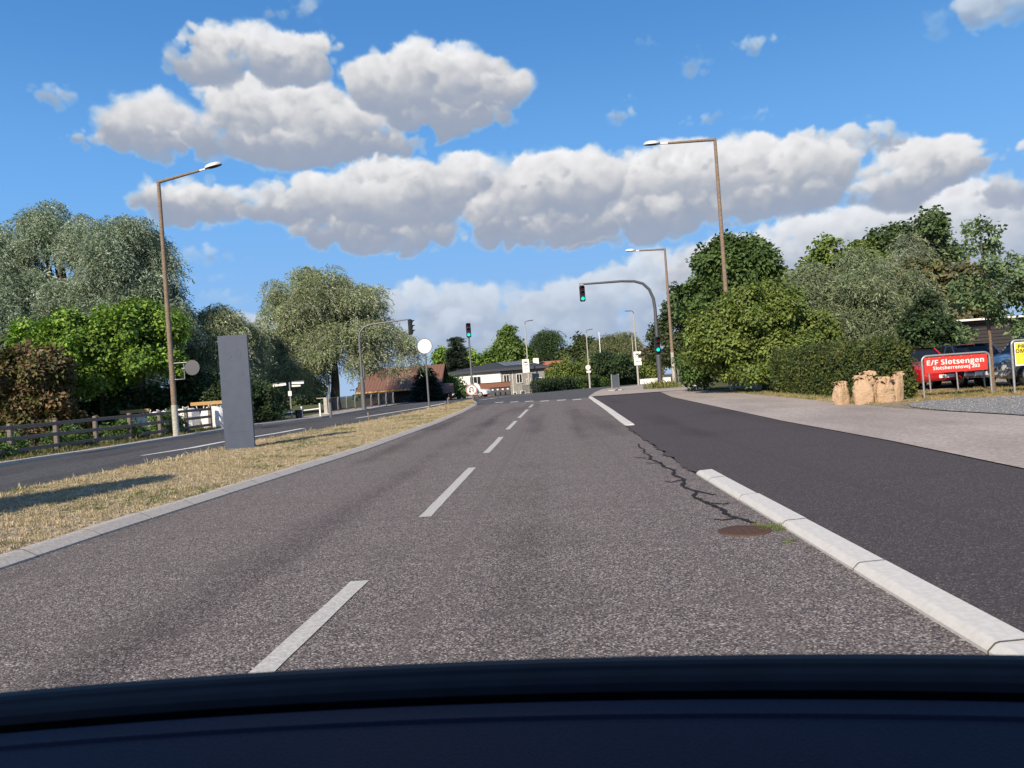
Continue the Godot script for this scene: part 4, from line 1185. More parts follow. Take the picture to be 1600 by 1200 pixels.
	words(rp, "lettering", "Slotsherrensvej 203", 0.09, Vector3(-0.0, 0.80, 0.018), M.sign_white, 800, 1.05)
	for k in 6:
		mb = MB.new(); disc(mb, Vector3(-0.7 + k * 0.28, 1.085, 0.014), 0.012, 0.006); part(rp, "rivet", mb, M.steel)
	# yellow sign, cut by the frame
	g = frame_sign("yellow sign board with dark lettering on white steel tubes", at(12.65, 21.5, 0.045), -0.04, 1.05, 1.4, 0.03, 0.1)
	mb = MB.new(); mb.box(Vector3(0, 1.04, 0), Vector3(0.92, 0.62, 0.02), Basis.IDENTITY, 0.006); var yb := part(g, "back_board", mb, M.sign_white)
	mb = MB.new(); mb.box(Vector3(0, 1.05, 0.013), Vector3(0.88, 0.56, 0.006)); var yp := part(yb, "yellow_panel", mb, M.sign_yellow)
	words(yp, "lettering", "PRIVAT", 0.1, Vector3(-0.13, 1.235, 0.018), M.ink, 900, 1.1)
	words(yp, "lettering", "OMRÅDE", 0.1, Vector3(-0.13, 1.115, 0.018), M.ink, 900, 1.1)
	for k in 5:
		mb = MB.new(); mb.box(Vector3(0.0 + 0.02 * (k % 2), 1.01 - 0.045 * k, 0.018), Vector3(0.6 - 0.08 * (k % 3), 0.008, 0.002)); part(yp, "small_print", mb, M.ink)
	# low posts at the parking edge
	for k in 4:
		mb = MB.new(); mb.lathe([Vector2(0.026, -0.1), Vector2(0.026, 0.62), Vector2(0.0, 0.63)], Transform3D(Basis(Vector3.BACK, 0.04), Vector3.ZERO), 8)
		var po := part(self, "parking_post", mb, M.steel); po.position = at([11.6, 12.42, 13.22, 13.95][k], 25.0, 0.045); meta(po, ["low galvanised post in front of the red hatchback", "low galvanised post between the red and the dark blue hatchback", "low galvanised post in front of the dark blue hatchback", "low galvanised post beside the grey off-roader"][k], "post", "posts along the parking edge")

# ---------------------------------------------------------------- vehicles
func paint(c: Color) -> StandardMaterial3D:
	var m := mat(c, 0.35, 0.1)
	m.clearcoat_enabled = true; m.clearcoat = 0.8; m.clearcoat_roughness = 0.08
	return m
func hoop(mb: MB, rows: Array) -> void:
	for j in rows.size() - 1:
		for k in rows[j].size() - 1:
			mb.quad(rows[j][k], rows[j][k + 1], rows[j + 1][k + 1], rows[j + 1][k])
# nose towards +z; ln, wd, ht in metres
func car(label: String, pos: Vector3, turn: float, ln: float, wd: float, ht: float, body: Material, trim: Material, tall := 0.0) -> Node3D:
	var o := thing("parked_car", label, "car", pos, turn, "parked cars")
	var w := wd * 0.5
	var mb := MB.new()
	var rows := []
	for s in [[0.5, 0.30, 0.50, 0.72], [0.49, 0.24, 0.62, 0.84], [0.46, 0.22, 0.70, 0.93], [0.38, 0.2, 0.79, 0.99], [0.2, 0.2, 0.90, 1.0], [0.0, 0.2, 0.94, 1.0], [-0.3, 0.2, 0.97, 1.0], [-0.42, 0.22, 0.98, 0.98], [-0.48, 0.26, 0.92, 0.9], [-0.5, 0.34, 0.8, 0.8]]:
		var z: float = s[0] * ln; var ww: float = w * s[3]; var t: float = s[2] + tall * 0.5; var b: float = s[1] + tall * 0.2
		rows.append([Vector3(-ww * 0.8, b, z), Vector3(-ww * 0.97, b + 0.08, z), Vector3(-ww, lerpf(b, t, 0.55), z), Vector3(-ww * 0.96, t - 0.07, z), Vector3(-ww * 0.8, t, z), Vector3(0, t + 0.03, z), Vector3(ww * 0.8, t, z), Vector3(ww * 0.96, t - 0.07, z), Vector3(ww, lerpf(b, t, 0.55), z), Vector3(ww * 0.97, b + 0.08, z), Vector3(ww * 0.8, b, z)])
	hoop(mb, rows); mb.fan(rows[0]); mb.fan(rows[rows.size() - 1]); 
	part(o, "body", mb, body)
	# glass house
	mb = MB.new(); rows = []
	var by := 0.9 + tall * 0.5
	for s in [[0.19, 0.0, 0.86, 0.86], [0.11, 0.45, 0.9, 0.82], [0.02, 0.96, 0.92, 0.74], [-0.12, 1.0, 0.92, 0.74], [-0.3, 0.96, 0.92, 0.73], [-0.4, 0.5, 0.9, 0.78], [-0.46, 0.05, 0.86, 0.84]]:
		var z: float = s[0] * ln; var t: float = lerpf(by, ht - 0.05, s[1])
		rows.append([Vector3(-w * s[2], by - 0.05, z), Vector3(-w * s[3], t, z), Vector3(0, t + 0.02, z), Vector3(w * s[3], t, z), Vector3(w * s[2], by - 0.05, z)])
	hoop(mb, rows)
	part(o, "windows", mb, M.car_glass)
	mb = MB.new(); rows = []
	for s in [[0.035, 0.955], [-0.12, 1.0], [-0.31, 0.96]]:
		var z: float = s[0] * ln; var t: float = lerpf(by, ht - 0.05, s[1]) + 0.03
		rows.append([Vector3(-w * 0.755, t - 0.04, z), Vector3(-w * 0.7, t, z), Vector3(0, t + 0.025, z), Vector3(w * 0.7, t, z), Vector3(w * 0.755, t - 0.04, z)])
	hoop(mb, rows)
	part(o, "roof", mb, body)
	for sx in [-1.0, 1.0]:
		for q in [[0.19, 0.035, 0.86, 0.75], [-0.11, -0.1, 0.93, 0.75], [-0.45, -0.31, 0.86, 0.75]]:
			mb = MB.new(); mb.tube([Vector3(sx * w * q[2], by - 0.02, q[0] * ln), Vector3(sx * w * q[3], ht - 0.06, q[1] * ln)], [0.035, 0.03], 6); part(o, "pillar", mb, body)
		mb = MB.new(); mb.box(Vector3(sx * w * 0.62, 0.62 + tall * 0.5, ln * 0.465), Vector3(w * 0.42, 0.16, 0.14), Basis(Vector3.UP, sx * 0.5) * Basis(Vector3.RIGHT, -0.5), 0.05); part(o, "headlight", mb, M.headlight)
		mb = MB.new(); mb.box(Vector3(sx * (w + 0.09), by + 0.03, ln * 0.13), Vector3(0.16, 0.12, 0.09), Basis.IDENTITY, 0.03); part(o, "mirror", mb, body)
		for z in [0.31, -0.30]:
			var r := 0.31 + tall * 0.3
			var xf := Transform3D(Basis(Vector3.BACK, -sx * PI / 2.0), Vector3(sx * (w - 0.17), r, z * ln))
			mb = MB.new(); mb.lathe([Vector2(r * 0.66, 0.02), Vector2(r * 0.9, 0.0), Vector2(r, 0.04), Vector2(r, 0.17), Vector2(r * 0.92, 0.205), Vector2(r * 0.66, 0.19)], xf, 22)
			var wh := part(o, "wheel", mb, M.tyre)
			mb = MB.new(); mb.lathe([Vector2(r * 0.67, 0.19), Vector2(r * 0.62, 0.2), Vector2(r * 0.58, 0.12), Vector2(r * 0.3, 0.08), Vector2(0, 0.08)], xf, 20)
			for k in 7:
				var a := TAU * k / 7.0
				mb.box(xf * Vector3(cos(a) * r * 0.33, 0.15, sin(a) * r * 0.33), Vector3(r * 0.55, 0.05, 0.05), xf.basis * Basis(Vector3.UP, -a), 0.01)
			part(wh, "rim", mb, M.alloy)
	mb = MB.new(); mb.box(Vector3(0, 0.36 + tall * 0.3, ln * 0.48), Vector3(wd * 0.86, 0.2, 0.2), Basis.IDENTITY, 0.07); part(o, "bumper", mb, trim)
	mb = MB.new(); mb.box(Vector3(0, 0.56 + tall * 0.5, ln * 0.487), Vector3(wd * 0.42, 0.11, 0.06), Basis.IDENTITY, 0.02); part(o, "grille", mb, M.black)
	mb = MB.new(); mb.box(Vector3(0, 0.40 + tall * 0.3, ln * 0.48 + 0.105), Vector3(0.5, 0.11, 0.012), Basis.IDENTITY, 0.004); part(o, "number_plate", mb, M.sign_white)
	return o

# the vehicle the picture is taken from: sill of the windscreen, dashboard, sloping nose
func own_van() -> void:
	var cx := -0.2; var w := 0.95
	var o := thing("navy_van", "dark navy van whose dashboard and windscreen sill face the road", "van", Vector3(cx, 0, 0))
	M.navy = paint(lin(0.010, 0.013, 0.034))
	M.dash = grained(lin(0.0095, 0.0075, 0.023), lin(0.013, 0.0105, 0.029), 6.0, 0.5, 0.06, 0.08)
	M.tint = mat(Color(0.01, 0.012, 0.014, 0.88), 0.05); M.tint.transparency = BaseMaterial3D.TRANSPARENCY_ALPHA
	M.sill = grained(lin(0.006, 0.0065, 0.010), lin(0.012, 0.0125, 0.017), 1.6, 0.45, 0.0, 0.03)
	M.dash.metallic_specular = 0.25; M.sill.metallic_specular = 0.3
	var xs := []
	for k in 33: xs.append(lerpf(-w, w, k / 32.0))
	var dist := func(x: float) -> float: return 0.985 - 0.13 * pow(x + cx + 0.3, 2.0)
	# sill: a rounded rail, ridged on top
	var mb := MB.new(); var rows := []
	var prof := [Vector2(0.045, -0.09), Vector2(0.02, -0.012), Vector2(0.008, 0.0), Vector2(-0.004, -0.001), Vector2(-0.012, -0.0035), Vector2(-0.018, -0.0065), Vector2(-0.028, -0.010), Vector2(-0.038, -0.0145), Vector2(-0.045, -0.022), Vector2(-0.043, -0.04), Vector2(-0.03, -0.09)]
	for x in xs:
		var r := []
		for p in prof: r.append(Vector3(x, 0.912 + p.y, -(dist.call(x) + p.x)))
		rows.append(r)
	hoop(mb, rows)
	part(o, "windscreen_sill", mb, M.sill)
	# dashboard top
	mb = MB.new(); rows = []
	var dp := [Vector2(-0.050, -0.14), Vector2(-0.051, -0.066), Vector2(-0.055, -0.056), Vector2(-0.066, -0.052), Vector2(-0.10, -0.053), Vector2(-0.106, -0.056), Vector2(-0.2, -0.064), Vector2(-0.32, -0.075), Vector2(-0.45, -0.10), Vector2(-0.5, -0.2), Vector2(-0.5, -0.42)]
	for x in xs:
		var r := []
		for p in dp: r.append(Vector3(x, 0.940 + p.y, -(dist.call(x) + p.x)))
		rows.append(r)
	hoop(mb, rows)
	part(o, "dashboard", mb, M.dash)
	# nose, falling away below the line of sight
	mb = MB.new(); rows = []
	for x in xs:
		var e := 1.0 - 0.25 * pow(absf(x) / w, 4.0)
		rows.append([Vector3(x, 0.865, -(dist.call(x) + 0.02)), Vector3(x, 0.74, -(1.2 * e + 0.02)), Vector3(x, 0.6, -(1.36 * e)), Vector3(x, 0.35, -(1.42 * e)), Vector3(x, 0.22, -(1.36 * e))])
	hoop(mb, rows)
	part(o, "bonnet", mb, M.navy)
	for s in [-1.0, 1.0]:
		mb = MB.new()
		mb.prism(poly([-1.05, 0.22, 2.9, 0.22, 2.95, 1.0, -0.92, 0.86]), -0.03, 0.03, Transform3D(Basis(Vector3.UP, -PI / 2.0), Vector3(s * (w + 0.02), 0, 0)))
		part(o, "side_panel", mb, M.navy)
		mb = MB.new(); mb.tube([Vector3(s * w, 0.86, -0.86), Vector3(s * (w - 0.12), 1.72, -0.05)], [0.035, 0.035], 8); part(o, "front_pillar", mb, M.navy)
		mb = MB.new(); mb.tube([Vector3(s * w, 0.9, 0.75), Vector3(s * (w - 0.08), 1.72, 0.85)], [0.05, 0.05], 8); part(o, "door_pillar", mb, M.navy)
		mb = MB.new(); mb.prism(poly([0.8, 0.95, 2.9, 0.95, 2.8, 1.74, 0.85, 1.74]), -0.02, 0.02, Transform3D(Basis(Vector3.UP, -PI / 2.0), Vector3(s * (w - 0.05), 0, 0))); part(o, "cargo_side", mb, M.navy)
		for z in [-0.75, 2.1]:
			var xf := Transform3D(Basis(Vector3.BACK, -s * PI / 2.0), Vector3(s * (w - 0.14), 0.31, z))
			mb = MB.new(); mb.lathe([Vector2(0.0, 0.1), Vector2(0.2, 0.12), Vector2(0.22, 0.19), Vector2(0.29, 0.2), Vector2(0.31, 0.17), Vector2(0.31, 0.02), Vector2(0.0, 0.0)], xf, 20); part(o, "wheel", mb, M.tyre)
	for s in [-1.0, 1.0]:
		mb = MB.new(); mb.prism(poly([-0.84, 0.87, 0.8, 0.95, 0.84, 1.72, -0.06, 1.72]), -0.004, 0.004, Transform3D(Basis(Vector3.BACK, s * 0.12) * Basis(Vector3.UP, -PI / 2.0), Vector3(s * (w + 0.1), 0, 0))); part(o, "tinted_side_window", mb, M.tint)
	mb = MB.new(); mb.box(Vector3(0, 1.76, 1.38), Vector3(w * 2.0 - 0.16, 0.05, 2.95), Basis.IDENTITY, 0.02); part(o, "roof", mb, M.navy)
	mb = MB.new(); mb.box(Vector3(0, 1.0, 2.88), Vector3(w * 2.0 - 0.1, 1.5, 0.05), Basis.IDENTITY, 0.02); part(o, "rear_door", mb, M.navy)
	mb = MB.new(); mb.box(Vector3(0, 0.27, 0.95), Vector3(w * 2.0, 0.06, 3.9), Basis.IDENTITY, 0.02); part(o, "floor", mb, M.black)
	mb = MB.new(); mb.box(Vector3(0, 1.1, 0.92), Vector3(w * 2.0 - 0.12, 1.25, 0.04), Basis.IDENTITY, 0.01); part(o, "bulkhead", mb, M.black)

# ---------------------------------------------------------------- buildings
func window(parent: Node3D, xf: Transform3D, w: float, h: float, sill := true, mull := 0) -> void:
	var f := MB.new()
	for s in [-1.0, 1.0]:
		f.box(xf * Vector3(s * (w * 0.5 - 0.03), 0, 0.02), Vector3(0.07, h, 0.08), xf.basis)
		f.box(xf * Vector3(0, s * (h * 0.5 - 0.03), 0.022), Vector3(w - 0.14, 0.07, 0.076), xf.basis)
	for k in mull: f.box(xf * Vector3(lerpf(-0.5, 0.5, (k + 1.0) / (mull + 1.0)) * w, 0, 0.018), Vector3(0.06, h - 0.14, 0.07), xf.basis)
	var n := part(parent, "window", f, M.white_paint)
	var p := MB.new(); p.box(xf * Vector3(0, 0, 0.0), Vector3(w - 0.1, h - 0.1, 0.03), xf.basis); part(n, "pane", p, M.window_glass)
	if sill:
		var s := MB.new(); s.box(xf * Vector3(0, -h * 0.5 - 0.03, 0.06), Vector3(w + 0.1, 0.05, 0.16), xf.basis); part(n, "sill", s, M.concrete)
func wall_quad(parent: Node3D, called: String, a: Vector3, b: Vector3, h0: float, h1: float, m: Material, t := 0.2) -> void:
	var d := (b - a); d.y = 0
	var ln := d.length(); d = d / ln
	var n := d.cross(Vector3.UP)
	var mb := MB.new()
	mb.box((a + b) * 0.5 + Vector3(0, (h0 + h1) * 0.5, 0) - n * t * 0.5, Vector3(ln, h1 - h0, t), Basis(d, Vector3.UP, n))
	part(parent, called, mb, m)
func gable_house(label: String, pos: Vector3, turn: float, w: float, d: float, eave: float, ridge: float, wm: Material, rm: Material) -> Node3D:
	var o := thing("house", label, "house", pos, turn)
	var mb := MB.new()
	mb.prism(poly([-d / 2, -0.3, d / 2, -0.3, d / 2, eave, 0, ridge, -d / 2, eave]), -w / 2, w / 2, Transform3D(Basis(Vector3.UP, PI / 2.0), Vector3.ZERO))
	part(o, "wall", mb, wm)
	for s in [-1.0, 1.0]:
		mb = MB.new()
		var e := Vector3(0, eave - 0.2, s * (d / 2 + 0.35)); var r := Vector3(0, ridge + 0.12, 0)
		var up := Vector3(0, 0.12, 0)
		var x := Vector3(w / 2 + 0.3, 0, 0)
		for q in [[e + up - x, e + up + x, r + up + x, r + up - x], [e - x, r - x, r + x, e + x], [e - x, e + x, e + up + x, e + up - x]]:
			if s > 0: mb.quad(q[0], q[1], q[2], q[3])
			else: mb.quad(q[3], q[2], q[1], q[0])
		for sx in [-1.0, 1.0]: mb.quad(e + x * sx, r + x * sx, r + up + x * sx, e + up + x * sx)
		part(o, "roof", mb, rm)
	return o
func building_materials() -> void:
	M.car_glass = mat(lin(0.012, 0.014, 0.016), 0.08); M.car_glass.metallic_specular = 0.35
	M.headlight = mat(lin(0.5, 0.5, 0.48), 0.12)
	M.tyre = mat(lin(0.014, 0.014, 0.014), 0.85)
	M.alloy = mat(lin(0.42, 0.43, 0.44), 0.35, 0.6)
	M.window_glass = mat(lin(0.02, 0.024, 0.028), 0.05)
	M.render_white = grained(lin(0.74, 0.735, 0.715), lin(0.82, 0.815, 0.80), 0.3, 0.85, 0.2, 0.03)
	M.render_grey = grained(lin(0.22, 0.22, 0.215), lin(0.28, 0.28, 0.27), 0.3, 0.85, 0.2, 0.03)
	M.roof_dark = grained(lin(0.022, 0.022, 0.024), lin(0.045, 0.044, 0.046), 0.8, 0.75, 1.0, 0.04)
	M.fascia = mat(lin(0.06, 0.062, 0.075), 0.5)
	M.roof_brown = ridged(lin(0.15, 0.075, 0.055), lin(0.23, 0.12, 0.088))
	M.roof_red = grained(lin(0.30, 0.10, 0.06), lin(0.42, 0.16, 0.10), 0.8, 0.8, 1.0, 0.05)
	M.brick = grained(lin(0.17, 0.075, 0.05), lin(0.27, 0.13, 0.09), 1.5, 0.9, 0.6, 0.06)
	M.brick_dark = grained(lin(0.035, 0.026, 0.022), lin(0.07, 0.05, 0.042), 1.5, 0.9, 0.6, 0.06)
	M.board_dark = grained(lin(0.028, 0.026, 0.029), lin(0.052, 0.048, 0.052), 2.0, 0.8, 0.4, 0.05)
	M.board_brown = grained(lin(0.11, 0.048, 0.034), lin(0.19, 0.088, 0.06), 2.0, 0.8, 0.4, 0.05)
	M.solar = mat(lin(0.13, 0.135, 0.16), 0.4, 0.0)
	M.cream = grained(lin(0.5, 0.4, 0.22), lin(0.6, 0.5, 0.3), 0.4, 0.85)
	M.bulk_bag = grained(lin(0.66, 0.67, 0.70), lin(0.78, 0.79, 0.80), 0.8, 0.7, 1.5, 0.03)
	M.bin_grey = mat(lin(0.06, 0.065, 0.075), 0.5)
func ridged(a: Color, b: Color) -> StandardMaterial3D:
	return grained(a, b, 0.9, 0.85, 1.2, 0.05)

func build_houses() -> void:
	building_materials()
	# white house with a dark hipped roof, grey on the side towards the road
	var o := thing("house", "white house with dark hipped roof, grey gable end and solar panels", "house", Vector3(0, 0.0, 0))
	var A := Vector3(-6.0, 0, -100); var B := Vector3(-0.5, 0, -100.6); var E := Vector3(-1.4, 0, -108.5); var D := Vector3(-13.6, 0, -105.5)
	var F := Vector3(-12.4, 0, -112.0)
	for q in [["front_wall", D, A, M.render_white], ["side_wall", A, B, M.render_grey], ["rear_wall", B, E, M.render_grey], ["rear_wall", E, F, M.render_white], ["rear_wall", F, D, M.render_white]]:
		var mb := MB.new()
		var a: Vector3 = q[1]; var b: Vector3 = q[2]
		mb.quad(a + Vector3(0, -0.3, 0), b + Vector3(0, -0.3, 0), b + Vector3(0, 3.4, 0), a + Vector3(0, 3.4, 0))
		part(o, q[0], mb, q[3])
	var rc := Vector3(-7.4, 4.4, -105.6); var rd := Vector3(-3.4, 4.4, -105.4)
	var ev := []
	var mid := Vector3(-7.0, 0, -105.5)
	for p in [A, B, E, F, D]:
		var ou: Vector3 = (p - mid); ou.y = 0
		ev.append(p + ou.normalized() * 0.7 + Vector3(0, 3.42, 0))
	var mb := MB.new()
	mb.tri(ev[0], ev[1], rd); mb.tri(ev[0], rd, rc); mb.tri(ev[1], ev[2], rd); mb.tri(ev[2], ev[3], rc); mb.tri(ev[2], rc, rd); mb.tri(ev[3], ev[4], rc); mb.tri(ev[4], ev[0], rc)
	var roof := part(o, "roof", mb, M.roof_dark)
	mb = MB.new()
	for k in 5:
		var a: Vector3 = ev[k]; var b: Vector3 = ev[(k + 1) % 5]
		mb.quad(a - Vector3(0, 0.28, 0), b - Vector3(0, 0.28, 0), b + Vector3(0, 0.02, 0), a + Vector3(0, 0.02, 0))
	mb.fan([ev[4] - Vector3(0, 0.28, 0), ev[3] - Vector3(0, 0.28, 0), ev[2] - Vector3(0, 0.28, 0), ev[1] - Vector3(0, 0.28, 0), ev[0] - Vector3(0, 0.28, 0)])
	part(roof, "fascia", mb, M.fascia)
	mb = MB.new(); mb.box(Vector3(-1.5, 4.0, -104.0), Vector3(0.75, 1.1, 0.6), Basis.IDENTITY, 0.02); part(roof, "chimney", mb, M.render_white)
	var n1: Vector3 = (ev[1] - ev[0]).cross(rd - ev[0]).normalized()
	for k in 4:
		var a: Vector3 = ev[0].lerp(ev[1], 0.18 + k * 0.17); var b: Vector3 = ev[0].lerp(ev[1], 0.34 + k * 0.17)
		var ta: Vector3 = rc.lerp(rd, 0.12 + k * 0.19); var tb: Vector3 = rc.lerp(rd, 0.29 + k * 0.19)
		mb = MB.new(); mb.quad(a.lerp(ta, 0.3) + n1 * 0.08, b.lerp(tb, 0.3) + n1 * 0.08, b.lerp(tb, 0.92) + n1 * 0.08, a.lerp(ta, 0.92) + n1 * 0.08); part(roof, "solar_panel", mb, M.solar)
	var fd := (A - D).normalized(); var fx := Basis(fd, Vector3.UP, fd.cross(Vector3.UP))
	window(o, Transform3D(fx, D.lerp(A, 0.56) + Vector3(0, 2.15, 0) + fx.z * 0.06), 1.9, 1.15, true, 2)
	var sd := (B - A).normalized(); var sx := Basis(sd, Vector3.UP, sd.cross(Vector3.UP))
	for q in [[0.13, 2.05, 0.75, 1.2, 1], [0.42, 2.05, 0.75, 1.2, 1], [0.63, 1.55, 0.5, 0.8, 0], [0.86, 1.6, 0.75, 0.8, 1], [0.48, 0.25, 0.6, 0.5, 1], [0.3, 0.2, 0.4, 0.4, 0]]:
		window(o, Transform3D(sx, A.lerp(B, q[0]) + Vector3(0, q[1], 0) + sx.z * 0.06), q[2], q[3], false, q[4])
	for q in [[0.27, 1.4, 0.0, 3.0], [0.78, 2.3, 1.0, 1.1]]:
		mb = MB.new(); mb.box(A.lerp(B, q[0]) + Vector3(0, q[3] * 0.5 + 0.15, 0) + sx.z * 0.02, Vector3(0.06, 2.7, 0.05), sx); part(o, "downpipe", mb, M.white_paint)
	# brick wall and brown fence in front of it
	mb = MB.new(); mb.box(Vector3(0, 0.72, 0), Vector3(4.4, 1.66, 0.25), Basis.IDENTITY, 0.02)
	var bw := thing("brick_wall", "red-brown brick garden wall below the white house", "wall", at(-6.9, 96.5)); part(bw, "wall_body", mb, M.brick)
	mb = MB.new(); mb.box(Vector3(0, 1.58, 0), Vector3(4.5, 0.07, 0.34), Basis.IDENTITY, 0.02); part(bw, "coping", mb, M.brick_dark)
	var bf := thing("board_fence", "brown vertical board fence between garden bushes and the brick wall", "fence", at(-13.4, 93))
	for k in 28:
		mb = MB.new(); mb.box(Vector3(k * 0.155, 0.75 + fr(-0.02, 0.02), -k * 0.11), Vector3(0.145, 1.5, 0.025), Basis(Vector3.UP, 0.6), 0.006); part(bf, "board", mb, M.board_brown)
	for k in 2:
		mb = MB.new(); mb.box(Vector3(2.1, 0.4 + k * 0.7, -1.53), Vector3(5.1, 0.08, 0.04), Basis(Vector3.UP, 0.617)); part(bf, "rail", mb, M.board_brown)
	for k in 4:
		var bo := thing("wheelie_bin", ["grey wheelie bin nearest the white hatchback by the brick wall", "second grey wheelie bin from the white hatchback", "third grey wheelie bin from the white hatchback", "grey wheelie bin nearest the grey house wall"][k], "bin", at(-6.75 + k * 0.6, 95.2), 0.0, "bins by the brick wall")
		mb = MB.new()
		mb.prism(poly([-0.22, 0.05, 0.22, 0.05, 0.27, 0.9, -0.27, 0.9]), -0.28, 0.28); part(bo, "tub", mb, M.bin_grey)
		mb = MB.new(); mb.box(Vector3(0, 0.94, 0.0), Vector3(0.58, 0.07, 0.64), Basis(Vector3.RIGHT, 0.06), 0.02); part(bo, "lid", mb, M.housing)
		mb = MB.new(); mb.box(Vector3(0, 0.72, 0.285), Vector3(0.22, 0.16, 0.01)); part(bo, "label", mb, M.sign_white)
		for s in [-0.2, 0.2]:
			mb = MB.new(); mb.lathe([Vector2(0, -0.03), Vector2(0.09, -0.03), Vector2(0.09, 0.03), Vector2(0, 0.03)], Transform3D(Basis(Vector3.BACK, PI / 2.0), Vector3(s, 0.08, -0.26)), 12); part(bo, "wheel", mb, M.tyre)
	# bar fence towards the clipped hedge
	var rf := thing("bar_fence", "dark metal fence of level bars in front of the white house", "fence", at(-3.1, 93))
	var dir := Vector3(5.4, 0.0, -13.0)
	for k in 8:
		mb = MB.new(); mb.box(dir * (k / 7.0) + Vector3(0, 0.5, 0), Vector3(0.06, 1.1, 0.06)); part(rf, "post", mb, M.pole_dark)
	for k in 6:
		mb = MB.new(); mb.tube([Vector3(0, 0.18 + 0.16 * k, 0), dir + Vector3(0, 0.18 + 0.16 * k, 0)], [0.025, 0.025], 6); part(rf, "bar", mb, M.pole_dark)
	# low building with a brown roof behind the willow
	o = thing("garage", "low dark brick garage with a brown tiled roof beside the willow", "garage", at(-14.0, 78))
	o.scale = Vector3.ONE * 1.15
	mb = MB.new(); mb.prism(poly([-3.0, -0.3, 3.0, -0.3, 3.0, 1.45, 0.0, 2.95, -3.0, 1.45]), -3.1, 3.1, Transform3D(Basis(Vector3.UP, PI / 2.0), Vector3.ZERO)); part(o, "wall", mb, M.brick_dark)
	for s in [-1.0, 1.0]:
		mb = MB.new()
		var e := Vector3(0, 1.15, s * 3.6); var r := Vector3(0, 3.05, 0)
		var x := Vector3(3.45, 0, 0)
		for k in 26:
			# rows of pantiles as low ribs down the slope
			var x0 := lerpf(-3.45, 3.45, k / 26.0); var x1 := lerpf(-3.45, 3.45, (k + 1) / 26.0); var xm := lerpf(x0, x1, 0.4)
			var nn := Vector3(0, 0.05, 0.02 * s)
			for q in [[x0, xm, 0.0, 1.0], [xm, x1, 1.0, 0.0]]:
				var a: Vector3 = e + Vector3(q[0], 0, 0) + nn * float(q[2]); var b: Vector3 = e + Vector3(q[1], 0, 0) + nn * float(q[3])
				var c: Vector3 = r + Vector3(q[1], 0, 0) + nn * float(q[3]); var d: Vector3 = r + Vector3(q[0], 0, 0) + nn * float(q[2])
				if s > 0: mb.quad(a, b, c, d)
				else: mb.quad(d, c, b, a)
		var rp := part(o, "roof", mb, M.roof_brown)
		mb = MB.new(); mb.box(e + Vector3(0, -0.06, 0), Vector3(7.0, 0.14, 0.05)); part(rp, "eaves_board", mb, M.pine_wood if s > 0 else M.brick_dark)
	mb = MB.new(); mb.box(Vector3(0.9, 0.45, 3.02), Vector3(1.9, 1.5, 0.06), Basis.IDENTITY, 0.01); part(o, "garage_door", mb, M.board_dark)
	mb = MB.new(); mb.box(Vector3(-1.4, 0.4, 3.02), Vector3(0.9, 1.6, 0.06), Basis.IDENTITY, 0.01); part(o, "door", mb, M.board_dark)
	mb = MB.new(); mb.quad(Vector3(1.8, 0.75, 4.6), Vector3(4.6, 0.55, 4.6), Vector3(4.4, 1.35, 3.0), Vector3(1.8, 1.5, 3.0)); mb.quad(Vector3(1.8, 0.70, 4.6), Vector3(1.8, 1.45, 3.0), Vector3(4.4, 1.3, 3.0), Vector3(4.6, 0.5, 4.6)); part(o, "porch_roof", mb, M.roof_brown)
	for k in 2:
		mb = MB.new(); mb.box(Vector3(2.0 + k * 2.3, 0.2, 4.45), Vector3(0.22, 0.95, 0.22), Basis.IDENTITY, 0.02); part(o, "porch_pier", mb, M.brick)
	# roofs far behind the hedges
	gable_house("distant house with a red tiled roof above the garden hedge", at(0.6, 127), 0.3, 3.0, 5.0, 2.4, 4.3, M.render_white, M.roof_red)
	gable_house("distant cream house with a grey gable among the far trees", at(4.0, 134), 1.35, 5.0, 4.0, 2.9, 4.9, M.cream, M.roof_dark)
	gable_house("distant house with a wide brown roof beyond the corner", at(15.3, 136), 0.1, 6.5, 7.0, 3.2, 5.6, M.brick, M.roof_brown)
	# dark boarded building behind the parked cars
	o = thing("boarded_shed", "dark building clad in level boards behind the parked cars", "shed", at(22.2, 40))
	for k in 15:
		mb = MB.new(); mb.box(Vector3(0, 0.09 + k * 0.17, fr(-0.008, 0.008)), Vector3(9.0, 0.155, 0.03), Basis(Vector3.RIGHT, 0.06), 0.006); part(o, "board", mb, M.board_dark)
	mb = MB.new(); mb.box(Vector3(0, 1.25, -2.6), Vector3(8.9, 2.5, 5.0)); part(o, "wall", mb, M.board_dark)
	mb = MB.new(); mb.box(Vector3(0, 2.62, -2.5), Vector3(9.5, 0.1, 5.8), Basis.IDENTITY, 0.01); var sr := part(o, "roof", mb, M.roof_dark)
	mb = MB.new(); mb.box(Vector3(0, 2.6, 0.43), Vector3(9.5, 0.09, 0.04)); part(sr, "white_trim", mb, M.white_paint)
	# low white wall on the bend
	o = thing("low_wall", "low white garden wall at the bend beyond the mast", "wall", at(14.6, 111), -0.25)
	mb = MB.new(); mb.box(Vector3(0, 0.28, 0), Vector3(4.2, 0.75, 0.3), Basis.IDENTITY, 0.03); part(o, "wall_body", mb, M.render_white)
	mb = MB.new(); mb.box(Vector3(0, 0.68, 0), Vector3(4.3, 0.06, 0.38), Basis.IDENTITY, 0.02); part(o, "coping", mb, M.render_white)
	# white cabinet in the bushes
	o = thing("electric_cabinet", "white electric cabinet half hidden by the round bush", "cabinet", at(9.35, 50.5, 0.05), 0.1)
	mb = MB.new(); mb.box(Vector3(0, 0.62, 0), Vector3(0.75, 1.25, 0.4), Basis.IDENTITY, 0.02); part(o, "box", mb, M.render_white)
